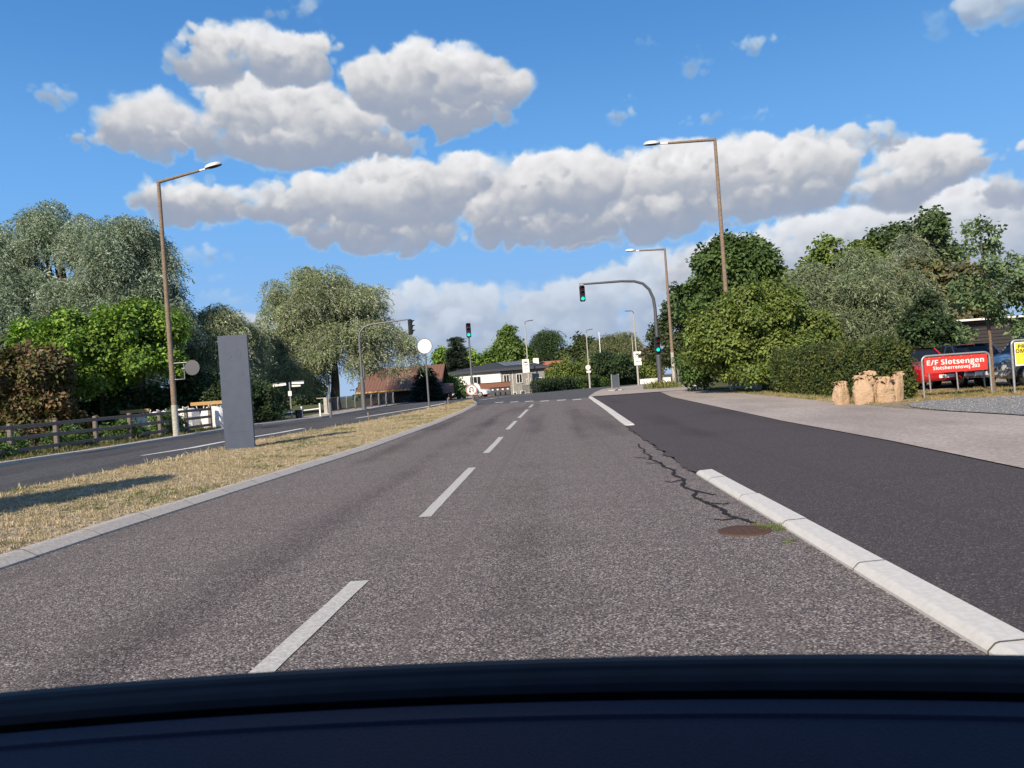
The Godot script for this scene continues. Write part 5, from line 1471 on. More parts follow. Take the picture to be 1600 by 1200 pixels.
	mb = MB.new(); mb.box(Vector3(0, 1.27, 0), Vector3(0.82, 0.06, 0.48), Basis.IDENTITY, 0.02); part(o, "lid", mb, M.concrete)
	mb = MB.new(); mb.box(Vector3(0.0, 0.62, 0.205), Vector3(0.02, 1.1, 0.01)); part(o, "door_joint", mb, M.pole_grey)

# ---------------------------------------------------------------- fences, sacks and building materials
func build_left_side() -> void:
	var f := thing("timber_fence", "weathered timber fence of three rails along the left pavement", "fence", at(-17.1, 20))
	var d := Vector3(1.5, 0.16, -16.0)
	for k in 9:
		var p := d * (k / 8.0)
		var mb := MB.new(); mb.box(p + Vector3(0, 0.5, 0), Vector3(0.14, 1.25, 0.14), Basis(Vector3.UP, fr(-0.1, 0.1)) * Basis(Vector3.BACK, fr(-0.02, 0.02)), 0.02); part(f, "post", mb, M.grey_wood)
	for k in 8:
		for j in 3:
			var a := d * (k / 8.0); var b := d * ((k + 1) / 8.0)
			var y := 0.28 + 0.36 * j
			var dd := (b - a)
			var mb := MB.new(); mb.box((a + b) * 0.5 + Vector3(0.085, y + fr(-0.015, 0.015), 0), Vector3(dd.length() - 0.02, 0.12, 0.035), Basis(dd.normalized(), Vector3.UP, dd.normalized().cross(Vector3.UP)).orthonormalized(), 0.008); part(f, "rail", mb, M.grey_wood)
	# white bulk bags behind it
	var spots := [[-19.5, 37.5, 0.95, "leftmost"], [-18.3, 36.9, 1.0, ""], [-17.05, 36.7, 1.05, ""], [-15.75, 36.9, 1.1, ""]]
	for k in 4:
		var s: Array = spots[k]
		var o := thing("bulk_bag", ["white woven bulk bag under the green maple behind the fence", "white woven bulk bag between two others behind the fence", "white woven bulk bag just behind the lamp column", "white woven bulk bag beside the grey totem"][k], "bulk bag", at(s[0], s[1]), fr(-0.2, 0.2), "white bulk bags behind the fence")
		var mb := MB.new()
		var rows := []
		for j in 8:
			var t := j / 7.0
			var row := []
			for i in 21:
				var a := TAU * i / 20.0
				var c := cos(a); var sn := sin(a)
				var q := pow(pow(absf(c), 5.0) + pow(absf(sn), 5.0), -0.2) * 0.5
				q *= 1.0 + 0.12 * sin(t * PI) + 0.04 * sin(a * 7.0 + t * 9.0 + k) - (0.35 if j == 7 else 0.0)
				row.append(Vector3(c * q, s[2] * (t if j < 7 else 1.02) - 0.02 + 0.03 * sin(a * 3.0 + k) * t, sn * q))
			rows.append(row)
		hoop(mb, rows); mb.fan(rows[7].slice(0, 20)); part(o, "sack", mb, M.bulk_bag)
		for i in 4:
			var a := PI / 4.0 + i * PI / 2.0
			mb = MB.new(); mb.tube([Vector3(cos(a) * 0.55, s[2] - 0.1, sin(a) * 0.55), Vector3(cos(a) * 0.5, s[2] + 0.12, sin(a) * 0.5), Vector3(cos(a + 0.3) * 0.5, s[2] + 0.02, sin(a + 0.3) * 0.5)], [0.025, 0.025, 0.025], 5); part(o, "lifting_loop", mb, M.bulk_bag)
	for s in [[-19.6, 36.95, 1.02, 1.35, "pine beam lying on the bulk bags under the maple"], [-15.9, 36.5, 1.16, 1.5, "pine beam lying on the bulk bags beside the grey totem"]]:
		var mb := MB.new(); mb.box(Vector3(0, 0.09, 0), Vector3(s[3], 0.16, 0.2), Basis(Vector3.UP, 0.08), 0.012)
		var o := part(self, "pine_beam", mb, M.pine_wood); o.position = at(s[0], s[1], s[2]); meta(o, s[4], "beam", "pine beams on the bulk bags")
	# white rail fence and steel mesh fence by the junction
	f = thing("white_rail_fence", "low white rail fence beside the litter bin", "fence", at(-14.7, 43.4))
	for k in 3:
		var mb := MB.new(); mb.box(Vector3(k * 1.0, 0.25 + 0.06 * k, -k * 0.1), Vector3(0.08, 0.62 + 0.1 * k, 0.08), Basis.IDENTITY, 0.01); part(f, "post", mb, M.white_paint)
	for k in 2:
		var mb := MB.new(); mb.box(Vector3(k * 1.0 + 0.5, 0.4 + 0.06 * k, -k * 0.1 - 0.05), Vector3(1.0, 0.06, 0.04), Basis(Vector3.UP, 0.1) * Basis(Vector3.BACK, 0.06), 0.01); part(f, "rail", mb, M.white_paint)
	var gp := thing("gate_post", "white square gate post on a pale base by the mesh fence", "post", at(-13.6, 48))
	var pm := MB.new(); pm.box(Vector3(0, 0.5, 0), Vector3(0.22, 1.05, 0.22), Basis.IDENTITY, 0.02); part(gp, "post", pm, M.lime_pole)
	pm = MB.new(); pm.box(Vector3(0.05, 0.02, 0), Vector3(0.55, 0.08, 0.5), Basis.IDENTITY, 0.02); part(gp, "base", pm, M.render_white)
	pm = MB.new(); pm.box(Vector3(-0.3, 1.0, 0), Vector3(0.5, 0.05, 0.05), Basis.IDENTITY, 0.01); part(gp, "top_bar", pm, M.lime_pole)
	f = thing("mesh_fence", "steel mesh fence on grey posts in front of the willow", "fence", at(-14.3, 51.2))
	d = Vector3(2.6, 0.08, -8.2)
	for k in 9:
		var mb := MB.new(); mb.box(d * (k / 8.0) + Vector3(0, 0.46, 0), Vector3(0.09, 1.02, 0.09), Basis.IDENTITY, 0.01); part(f, "post", mb, M.steel)
	for k in 8:
		var a := d * (k / 8.0); var b := d * ((k + 1) / 8.0)
		var mb := MB.new()
		for j in 2: mb.tube([a + Vector3(0, 0.12 + 0.82 * j, 0), b + Vector3(0, 0.12 + 0.82 * j, 0)], [0.022, 0.022], 6)
		var fr_ := part(f, "panel", mb, M.pole_grey)
		mb = MB.new()
		for j in 13: mb.tube([a.lerp(b, (j + 0.5) / 13.0) + Vector3(0, 0.12, 0), a.lerp(b, (j + 0.5) / 13.0) + Vector3(0, 0.94, 0)], [0.008, 0.008], 4, false)
		part(fr_, "mesh_wires", mb, M.pole_grey)

func sack(k: int, label: String, pos: Vector3, turn: float, r: float, h: float, crumple: float) -> void:
	var o := thing("paper_sack", label, "sack", pos, turn, "paper garden sacks by the hedge")
	var n := FastNoiseLite.new(); n.seed = 30 + k; n.frequency = 1.0; n.fractal_octaves = 2
	var cr := FastNoiseLite.new(); cr.seed = 60 + k; cr.frequency = 2.3; cr.fractal_type = FastNoiseLite.FRACTAL_RIDGED; cr.fractal_octaves = 2
	var mb := MB.new(); var rows := []
	var lean := Vector2(fr(-0.12, 0.12), fr(-0.06, 0.06))
	for j in 19:
		var t := j / 18.0
		var row := []
		for i in 33:
			var a := TAU * (i % 32) / 32.0
			var c := cos(a); var s := sin(a)
			# a squarish bag: flat panels, gusset folds at the sides
			var q := pow(pow(absf(c), 4.0) + pow(absf(s), 4.0), -0.25)
			var belly := 0.93 + 0.12 * sin(minf(1.0, t * 1.3) * PI * 0.9)
			if t > 0.72: belly *= 1.0 - (t - 0.72) * 1.5 * crumple
			var rad := r * q * belly * (1.0 + 0.10 * n.get_noise_3d(c, t * 1.6, s)) - r * 0.17 * (cr.get_noise_3d(c * 0.9, t * 2.2, s * 0.9) * 0.5 + 0.5) * (0.6 + 0.9 * t)
			var y := h * t
			if t > 0.75: y += (t - 0.75) * h * 0.9 * n.get_noise_3d(c * 1.2, 7.0, s * 1.2)
			row.append(Vector3(c * rad * 1.12 + lean.x * t * t * 0.6, y - 0.015, s * rad * 0.85 + lean.y * t * t))
		rows.append(row)
	for j in 18:
		for i in 32: mb.quad(rows[j][i + 1], rows[j][i], rows[j + 1][i], rows[j + 1][i + 1])
	# the rolled-in mouth
	var inner := []
	for i in 33: inner.append(rows[18][i] * Vector3(0.55, 1.0, 0.55) - Vector3(0, h * 0.12, 0))
	for i in 32: mb.quad(rows[18][i + 1], rows[18][i], inner[i], inner[i + 1])
	mb.fan(inner.slice(0, 32))
	var b := part(o, "sack_body", mb, M.kraft)
	mb = MB.new()
	var gridp := []
	for j in 9:
		var row := []
		for i in 13:
			var u := i / 12.0 - 0.5; var v := j / 8.0
			var pz := Vector3(u * r * 1.9 + lean.x * 0.6, h * 0.93 + sin(v * PI) * r * 0.42, (v - 0.5) * r * 0.8 + lean.y)
			row.append(pz + Vector3(cr.get_noise_2d(u * 3.0, v * 2.0 + k), cr.get_noise_2d(u * 3.0 + 9.0, v * 2.0), n.get_noise_2d(u * 4.0, v * 3.0 + 4.0)) * r * 0.34)
		gridp.append(row)
	for j in 8:
		for i in 12: mb.quad(gridp[j][i], gridp[j][i + 1], gridp[j + 1][i + 1], gridp[j + 1][i])
	part(b, "crumpled_mouth", mb, M.kraft)
	# green print on the front: short strokes lying on the paper
	if k in [0, 2]:
		mb = MB.new()
		for row in 3:
			for q in 6:
				var t := 0.66 - row * 0.07
				var ii := int(4.5 + q * 1.0)
				var jj := int(t * 18.0)
				var p0: Vector3 = rows[jj][ii].lerp(rows[jj][ii + 1], 0.15); var p1: Vector3 = rows[jj][ii].lerp(rows[jj][ii + 1], 0.8)
				var q0: Vector3 = rows[jj + 1][ii].lerp(rows[jj + 1][ii + 1], 0.15); var q1: Vector3 = rows[jj + 1][ii].lerp(rows[jj + 1][ii + 1], 0.8)
				var up := 0.55 if row == 0 else 0.32
				var nn := (p1 - p0).cross(q0 - p0).normalized() * 0.006
				if nn.z < 0.0: nn = -nn
				mb.quad(p0 + nn, p1 + nn, p1.lerp(q1, up) + nn, p0.lerp(q0, up) + nn)
		part(b, "green_print", mb, M.print_green)
func build_sacks() -> void:
	M.kraft = grained(lin(0.40, 0.275, 0.175), lin(0.49, 0.35, 0.235), 1.5, 0.85, 0.15, 0.05)
	M.print_green = mat(lin(0.16, 0.20, 0.07), 0.8)
	sack(0, "brown paper sack with green print, first in the row by the pavement", at(7.92, 22.25, 0.045), 0.5, 0.20, 0.55, 0.5)
	sack(1, "plump plain brown paper sack in front of the printed one", at(8.35, 21.8, 0.045), -0.2, 0.24, 0.68, 0.9)
	sack(2, "brown paper sack with green print in the middle of the row", at(8.89, 21.85, 0.045), 0.1, 0.24, 0.58, 0.4)
	sack(3, "crumpled open brown paper sack against the end of the hedge", at(9.31, 22.05, 0.045), 0.6, 0.18, 0.74, 0.7)
	sack(4, "brown paper sack with folded top standing behind the others", at(8.62, 22.35, 0.045), 0.3, 0.22, 0.78, 1.0)

func mass(x: float, y: float, z: float, rx: float, ry: float, rz := 0.0) -> Array:
	return [Vector3(x, y, z), Vector3(rx, ry, rz if rz > 0.0 else rx)]

func build_plants() -> void:
	make_leaves()
	var willow := [Color(0.165, 0.225, 0.145), Color(0.225, 0.285, 0.205), Color(0.125, 0.18, 0.105), Color(0.34, 0.40, 0.33)]
	var willow_b := [Color(0.20, 0.245, 0.125), Color(0.27, 0.31, 0.19), Color(0.15, 0.20, 0.085), Color(0.37, 0.40, 0.30)]
	var lime := [Color(0.14, 0.24, 0.03), Color(0.20, 0.31, 0.045), Color(0.09, 0.17, 0.022)]
	var green := [Color(0.075, 0.14, 0.032), Color(0.105, 0.18, 0.042), Color(0.055, 0.10, 0.025)]
	var dark := [Color(0.03, 0.06, 0.02), Color(0.045, 0.08, 0.025), Color(0.025, 0.048, 0.018)]
	var olive := [Color(0.125, 0.175, 0.037), Color(0.17, 0.215, 0.047), Color(0.085, 0.13, 0.028)]
	var grey := [Color(0.14, 0.18, 0.10), Color(0.19, 0.23, 0.145), Color(0.105, 0.14, 0.07)]
	var brown := [Color(0.13, 0.08, 0.04), Color(0.17, 0.105, 0.05), Color(0.085, 0.075, 0.03), Color(0.10, 0.125, 0.04)]
	var spruce := [Color(0.045, 0.075, 0.05), Color(0.06, 0.095, 0.065), Color(0.03, 0.055, 0.035)]
	var beech := [Color(0.05, 0.085, 0.022), Color(0.085, 0.125, 0.027), Color(0.035, 0.06, 0.018), Color(0.14, 0.155, 0.03)]
	# left
	tree("willow_tree", "tall grey-green willow, the highest of the trees behind the maple", "tree", at(-30.4, 50), [mass(-0.6, 10.6, 0, 2.2, 3.9), mass(-1.8, 5.8, 1, 4.4, 4.0), mass(2.6, 10.2, 0.5, 2.1, 4.0), mass(-3.6, 9.4, 0, 2.0, 3.6), mass(2.4, 5.6, 1.2, 2.8, 3.6)], "narrow", M.leaf_grey, willow, {"puffs": 84, "lo": 0.2, "hi": 0.34, "stretch": 1.5, "size": 1.05, "dens": 8.0, "trunk": 0.5, "droop": 0.7, "core": 0.5})
	tree("willow_tree", "grey-green willow with a dark right side behind the rusty lamp", "tree", at(-25.0, 47.5), [mass(-0.2, 9.0, 0, 1.9, 4.3), mass(1.9, 6.6, 0, 1.8, 3.5), mass(-0.8, 4.6, 0.6, 3.2, 3.6)], "narrow", M.leaf_grey, willow, {"puffs": 58, "lo": 0.2, "hi": 0.34, "stretch": 1.5, "size": 1.05, "dens": 8.0, "trunk": 0.4, "droop": 0.7, "core": 0.5})
	tree("willow_tree", "grey-green willow cut by the left edge behind the others", "tree", at(-37.4, 51.0), [mass(0, 8.6, 0, 3.0, 4.6), mass(0, 4.6, 0, 4.2, 4.0)], "narrow", M.leaf_grey, willow, {"puffs": 44, "lo": 0.24, "hi": 0.4, "stretch": 1.4, "size": 1.3, "dens": 5.0, "trunk": 0.5, "droop": 0.7, "core": 0.5})
	tree("maple_tree", "bright green maple with two rounded tops behind the timber fence", "tree", at(-21.8, 38), [mass(-1.7, 4.2, 0, 1.9, 2.0), mass(2.1, 4.2, 0.2, 1.9, 2.0), mass(0.2, 3.4, 0.3, 2.6, 1.8), mass(-3.2, 3.7, 0, 1.2, 1.3)], "broad", M.leaf, lime, {"puffs": 70, "lo": 0.22, "hi": 0.38, "size": 0.75, "dens": 10.0, "trunk": 0.18, "ymin": 1.4})
	tree("copper_shrub", "brownish copper-leaved shrub at the left end of the timber fence", "shrub", at(-22.0, 33), [mass(0, 2.3, 0, 1.5, 1.8), mass(-1.6, 2.8, 0, 1.5, 1.6), mass(0.2, 1.0, 0, 1.7, 1.1)], "broad", M.leaf, brown, {"puffs": 50, "lo": 0.2, "hi": 0.36, "size": 0.7, "dens": 9.0, "trunk": 0.1})
	tree("willow_tree", "small rounded willow between the rusty lamp and the totem", "tree", at(-21.6, 52), [mass(0, 4.6, 0, 2.3, 2.8), mass(0.4, 2.4, 0.3, 2.3, 2.0)], "narrow", M.leaf_grey, willow_b, {"puffs": 40, "stretch": 1.3, "size": 1.0, "dens": 8.0, "trunk": 0.22, "droop": 0.8})
	tree("weeping_willow", "broad weeping willow hanging over the mesh fence", "tree", at(-16.6, 61), [mass(-1.0, 8.0, 0, 3.2, 2.9), mass(-3.6, 6.4, 0, 2.3, 2.8), mass(1.9, 7.8, 0.2, 2.2, 2.2), mass(-2.4, 3.8, 0.5, 3.4, 3.2), mass(3.9, 5.0, 0.3, 2.2, 2.4), mass(1.2, 4.4, 1.2, 2.8, 2.8), mass(5.6, 3.2, 0.2, 1.4, 1.8)], "narrow", M.leaf_grey, willow_b, {"puffs": 110, "lo": 0.2, "hi": 0.36, "stretch": 1.3, "size": 1.05, "dens": 8.0, "trunk": 0.4, "droop": 0.95, "core": 0.5})
	tree("laurel_shrub", "dark green shrub beside the grey totem across the road", "shrub", at(-15.9, 45), [mass(0, 0.9, 0, 1.0, 1.1), mass(-0.9, 0.9, 0, 0.9, 1.0)], "broad", M.leaf, dark, {"puffs": 26, "size": 0.55, "dens": 14.0, "trunk": 0.05, "ymin": 0.02})
	tree("garden_shrub", "dark shrub behind the bulk bags", "shrub", at(-17.6, 40.5), [mass(0, 1.3, 0, 1.6, 1.4), mass(-2.0, 1.2, 0.2, 1.5, 1.2), mass(2.4, 1.0, 0.6, 1.6, 1.1)], "small", M.leaf, dark, {"puffs": 40, "size": 1.6, "dens": 9.0, "trunk": 0.06, "ymin": 0.02})
	for q in [[-17.0, 27.5, 0.55, "bramble in the timber fence below the copper shrub"], [-16.6, 30.5, 0.6, "bramble in the timber fence below the maple trunk"], [-16.3, 33.2, 0.75, "tall bramble in the timber fence beside the rusty lamp"], [-17.2, 24.5, 0.5, "lowest bramble in the timber fence"], [-17.3, 22.3, 0.6, "bramble at the near end of the timber fence"]]:
		tree("bramble", q[3], "shrub", at(q[0], q[1]), [mass(0, q[2] * 0.6, 0, 0.55, q[2] * 0.7, 1.1)], "small", M.leaf, green, {"puffs": 12, "size": 1.0, "dens": 22.0, "trunk": 0.0, "ymin": 0.0, "group": "brambles in the timber fence"})
	tree("thicket", "dark thicket filling the ground behind the copper shrub", "shrub", at(-24.5, 39.5), [mass(0, 0.9, 0, 2.2, 1.2), mass(3.0, 0.9, 0, 1.6, 1.1), mass(-3.4, 1.2, 0, 2.4, 1.6)], "broad", M.leaf, dark, {"puffs": 30, "size": 0.9, "dens": 6.0, "trunk": 0.05})
	conifer("conifer", "dark low conifer in front of the brown garage roof", at(-11.2, 72.5), 3.2, 1.35, spruce, 1.2)
	tree("garden_shrub", "green garden shrubs between garage and board fence", "shrub", at(-9.9, 80), [mass(0, 1.1, 0, 1.2, 1.1), mass(-1.4, 1.4, 0, 1.2, 1.4), mass(0.9, 0.6, 0, 0.6, 0.6)], "broad", M.leaf, green, {"puffs": 24, "size": 0.8, "dens": 6.0, "trunk": 0.05})
	tree("garden_shrub", "light green shrub in front of the white house wall", "shrub", at(-12.4, 97), [mass(0, 1.4, 0, 1.4, 1.0), mass(-1.6, 1.7, 0, 1.3, 1.4)], "broad", M.leaf, olive, {"puffs": 24, "size": 1.0, "dens": 4.5, "trunk": 0.05})
	# far middle
	conifer("spruce", "tall blue-green spruce behind the white house", at(-14.4, 128), 9.6, 3.0, spruce, 2.3)
	conifer("spruce", "small dark spruce rising over the dark roof", at(-9.0, 132), 6.4, 1.6, spruce, 1.8)
	tree("far_tree", "light green tree peeping out behind the tall spruce", "tree", at(-16.2, 137), [mass(0, 5.5, 0, 3.0, 2.8), mass(2.8, 5.0, 0, 2.4, 2.4)], "broad", M.leaf, lime, {"puffs": 24, "size": 1.7, "dens": 2.4, "trunk": 0.2})
	tree("far_tree", "pointed bright green tree behind the roof with solar panels", "tree", at(-6.2, 124), [mass(0, 7.6, 0, 1.5, 2.3), mass(0, 5.0, 0, 3.0, 2.8), mass(1.3, 4.2, 0, 2.6, 2.2)], "broad", M.leaf, [Color(0.10, 0.175, 0.03), Color(0.14, 0.22, 0.04), Color(0.07, 0.12, 0.025)], {"puffs": 44, "size": 1.6, "dens": 3.4, "trunk": 0.25})
	tree("far_tree", "dark upright birch beyond the red roof", "tree", at(-0.2, 150), [mass(0, 6.8, 0, 2.3, 3.2), mass(2.6, 5.0, 0, 1.4, 2.2)], "narrow", M.leaf_grey, dark, {"puffs": 26, "size": 2.2, "dens": 3.0, "trunk": 0.2, "droop": 0.9})
	tree("far_tree", "rounded dull green tree behind the flagpole", "tree", at(5.4, 141), [mass(0.8, 5.4, 0, 2.6, 3.0), mass(-2.0, 4.4, 0, 2.0, 2.2), mass(2.8, 5.0, 0, 1.8, 2.2)], "broad", M.leaf, [Color(0.055, 0.085, 0.03), Color(0.08, 0.11, 0.04)], {"puffs": 30, "size": 1.8, "dens": 2.6, "trunk": 0.2})
	tree("far_tree", "wide domed olive tree beyond the clipped hedge", "tree", at(12.0, 138), [mass(0, 4.6, 0, 4.4, 3.5)], "narrow", M.leaf_grey, [Color(0.12, 0.14, 0.06), Color(0.15, 0.17, 0.08), Color(0.09, 0.11, 0.05)], {"puffs": 34, "size": 2.0, "dens": 3.0, "trunk": 0.2, "droop": 0.4})
	tree("garden_shrub", "loose light green shrub above the bar fence", "shrub", at(2.4, 113), [mass(0, 2.0, 0, 2.2, 1.7), mass(-2.2, 1.6, 0, 1.8, 1.5), mass(2.2, 2.2, 0, 1.6, 1.5)], "broad", M.leaf, olive, {"puffs": 30, "size": 1.1, "dens": 4.0, "trunk": 0.08})
	tree("garden_shrub", "large dark green shrub behind the thin lamp with the round sign", "shrub", at(8.3, 115), [mass(0, 2.4, 0, 2.8, 2.2), mass(2.4, 2.0, 0, 2.0, 1.9), mass(-1.2, 2.0, 0.4, 2.0, 1.8)], "broad", M.leaf, dark, {"puffs": 34, "size": 1.2, "dens": 4.0, "trunk": 0.1})
	tree("garden_shrub", "yellowish shrub beside the corner zone sign", "shrub", at(13.4, 118), [mass(0, 1.8, 0, 1.8, 1.6), mass(2.2, 2.2, 0, 1.8, 1.7)], "broad", M.leaf, olive, {"puffs": 24, "size": 1.1, "dens": 4.0, "trunk": 0.08})
	hedge("clipped_hedge", "long clipped green hedge along the far side of the bend", at(3.2, 107.5), at(14.0, 122), 1.0, 1.35, green, [], 2.0, 18.0, 0.1)
	hedge("clipped_hedge", "short dark hedge above the bar fence by the white house", at(-1.6, 97.5), at(2.8, 107), 0.8, 1.3, dark, [], 2.0, 18.0, 0.1)
	# right
	tree("far_tree", "loose dark tree behind the curved signal mast", "tree", at(14.4, 92), [mass(0.6, 6.3, 0, 2.3, 2.9), mass(-1.4, 4.0, 0, 1.8, 2.4), mass(1.2, 3.2, 0, 2.6, 2.6)], "broad", M.leaf, [Color(0.04, 0.07, 0.025), Color(0.065, 0.095, 0.035), Color(0.085, 0.10, 0.05)], {"puffs": 44, "lo": 0.2, "hi": 0.36, "size": 1.2, "dens": 3.8, "trunk": 0.25})
	tree("maple_tree", "large dark green maple behind the weathered lamp", "tree", at(16.5, 70), [mass(0.2, 8.8, 0, 3.2, 3.4), mass(-2.0, 6.8, 0, 2.8, 2.8), mass(2.0, 6.8, 0, 2.8, 2.8), mass(0.0, 4.6, 0, 3.8, 3.0)], "broad", M.leaf, [Color(0.065, 0.115, 0.03), Color(0.09, 0.15, 0.038), Color(0.05, 0.09, 0.025)], {"puffs": 90, "lo": 0.2, "hi": 0.36, "size": 1.3, "dens": 5.0, "trunk": 0.35, "ymin": 1.5})
	tree("hawthorn_bush", "big round olive-green bush hiding the foot of the weathered lamp", "bush", at(9.5, 36), [mass(0.0, 2.7, 0, 2.2, 1.9), mass(-1.4, 1.9, 0, 1.7, 2.0), mass(1.6, 1.9, 0, 1.6, 1.6), mass(0.4, 1.2, 0.8, 2.0, 1.2)], "broad", M.leaf, olive, {"puffs": 120, "lo": 0.2, "hi": 0.33, "size": 0.55, "dens": 15.0, "trunk": 0.16, "ymin": 0.02})
	tree("bush", "low bright green bush beside the bicycle stand", "bush", at(10.6, 34.4), [mass(0, 0.6, 0, 0.9, 0.75)], "broad", M.leaf, green, {"puffs": 20, "size": 0.45, "dens": 24.0, "trunk": 0.04, "ymin": 0.02})
	tree("bush", "dark bush between round bush and white cabinet", "bush", at(7.9, 41.5), [mass(0, 1.3, 0, 1.0, 1.5), mass(0.8, 2.0, 0.6, 1.3, 1.9)], "broad", M.leaf, green, {"puffs": 30, "size": 0.6, "dens": 13.0, "trunk": 0.06, "ymin": 0.02})
	tree("olive_willow", "wide grey-green willow behind the beech hedge", "tree", at(15.6, 42), [mass(0, 4.0, 0, 2.6, 2.5), mass(-1.6, 3.0, 0, 2.0, 2.4), mass(2.0, 3.6, 0, 2.0, 2.2), mass(0.2, 2.0, 0.4, 3.2, 2.0)], "narrow", M.leaf_grey, grey, {"puffs": 70, "lo": 0.2, "hi": 0.36, "size": 1.05, "dens": 8.0, "trunk": 0.2, "droop": 0.3, "ymin": 0.05})
	tree("maple_tree", "light-topped maple rising behind the grey-green willow", "tree", at(20.6, 56), [mass(0, 6.6, 0, 2.5, 2.1), mass(-1.6, 5.4, 0, 2.0, 2.0), mass(1.6, 5.0, 0, 2.4, 2.4)], "broad", M.leaf, olive, {"puffs": 46, "size": 1.1, "dens": 5.0, "trunk": 0.25})
	tree("ash_tree", "tallest loose green tree on the right above the others", "tree", at(27.4, 61), [mass(0, 8.4, 0, 3.0, 2.7), mass(2.2, 7.6, 0, 1.7, 2.0), mass(-1.8, 7.0, 0, 2.0, 2.2), mass(0, 4.4, 0, 3.6, 3.0)], "broad", M.leaf, [Color(0.075, 0.12, 0.045), Color(0.10, 0.15, 0.055), Color(0.055, 0.09, 0.035)], {"puffs": 56, "lo": 0.16, "hi": 0.32, "size": 1.25, "dens": 4.0, "trunk": 0.3})
	tree("silver_willow", "silvery willow between the maple and the loose tall tree", "tree", at(22.6, 51), [mass(0, 5.4, 0, 1.9, 2.6), mass(0.4, 3.4, 0, 2.4, 2.2)], "narrow", M.leaf_grey, [Color(0.17, 0.205, 0.14), Color(0.21, 0.24, 0.17), Color(0.12, 0.15, 0.09)], {"puffs": 34, "size": 1.3, "dens": 6.0, "trunk": 0.2, "droop": 0.3})
	tree("plum_tree", "brownish-leaved tree between willow and young tree", "tree", at(21.4, 45), [mass(0.4, 4.4, 0, 1.9, 1.9), mass(-1.4, 3.6, 0, 1.7, 1.6), mass(0.4, 2.6, 0, 2.3, 1.7)], "broad", M.leaf, [Color(0.105, 0.085, 0.04), Color(0.12, 0.115, 0.045), Color(0.08, 0.10, 0.04)], {"puffs": 44, "size": 0.95, "dens": 6.0, "trunk": 0.2})
	tree("columnar_shrub", "dark column of leaves between hedge and boarded shed", "shrub", at(14.9, 32), [mass(0, 1.9, 0, 0.75, 1.3), mass(0.1, 1.0, 0, 0.6, 0.9)], "broad", M.leaf, dark, {"puffs": 26, "size": 0.6, "dens": 14.0, "trunk": 0.08, "ymin": 0.4})
	tree("young_tree", "slim young tree with an open crown behind the sign boards", "tree", at(12.42, 23.1, 0.045), [mass(0.05, 2.8, 0, 0.85, 0.9), mass(0.0, 3.7, 0, 0.5, 0.9), mass(-0.15, 4.4, 0, 0.2, 0.55), mass(0.6, 3.1, 0.1, 0.55, 0.8), mass(-0.5, 2.4, 0, 0.55, 0.7), mass(0.7, 2.2, 0, 0.6, 0.6), mass(1.1, 1.75, 0.1, 0.55, 0.55), mass(-0.35, 1.75, 0, 0.4, 0.4)], "broad", M.leaf, [Color(0.075, 0.13, 0.05), Color(0.11, 0.17, 0.07), Color(0.17, 0.22, 0.12)], {"puffs": 44, "lo": 0.18, "hi": 0.4, "core": 0.5, "size": 0.42, "dens": 20.0, "trunk": 0.055, "ymin": 1.15, "bark": M.bark_pale})
	hedge("beech_hedge", "clipped beech hedge with yellow-green top behind the paper sacks", at(9.62, 22.8), at(9.45, 32.5), 0.92, 1.42, beech, beech, 0.85, 95.0, 0.3)
	# backdrop of far woods and gardens
	for q in [["far_wood", "distant dark green wood behind the houses", -60.0, 190.0, 120.0], ["far_wood", "distant dark green wood behind the right-hand gardens", 75.0, 150.0, 90.0], ["far_wood", "distant dark green wood behind the willows", -95.0, 95.0, 90.0]]:
		var o := Node3D.new(); o.name = numbered(self, q[0]); add_child(o); o.position = at(q[2], q[3]); meta(o, q[1], "wood", "", "stuff")
		var lobes := []
		for k in 40: lobes.append([Vector3(fr(-q[4] * 0.5, q[4] * 0.5), fr(0.5, 2.6), fr(-8, 8)), Vector3(fr(3, 6), fr(2.0, 4.0), fr(3, 5))])
		foliage(o, "canopy", lobes, "broad", M.leaf, [Color(0.045, 0.075, 0.025), Color(0.065, 0.10, 0.035)], 2.8, 0.55, 0.0)
	# a slim conifer on the verge just outside the picture, whose shadow lies across the grass
	conifer("conifer", "slim conifer on the verge beside the kerb", at(-8.8, 7.8, 0.1), 3.75, 1.6, spruce, 0.8)

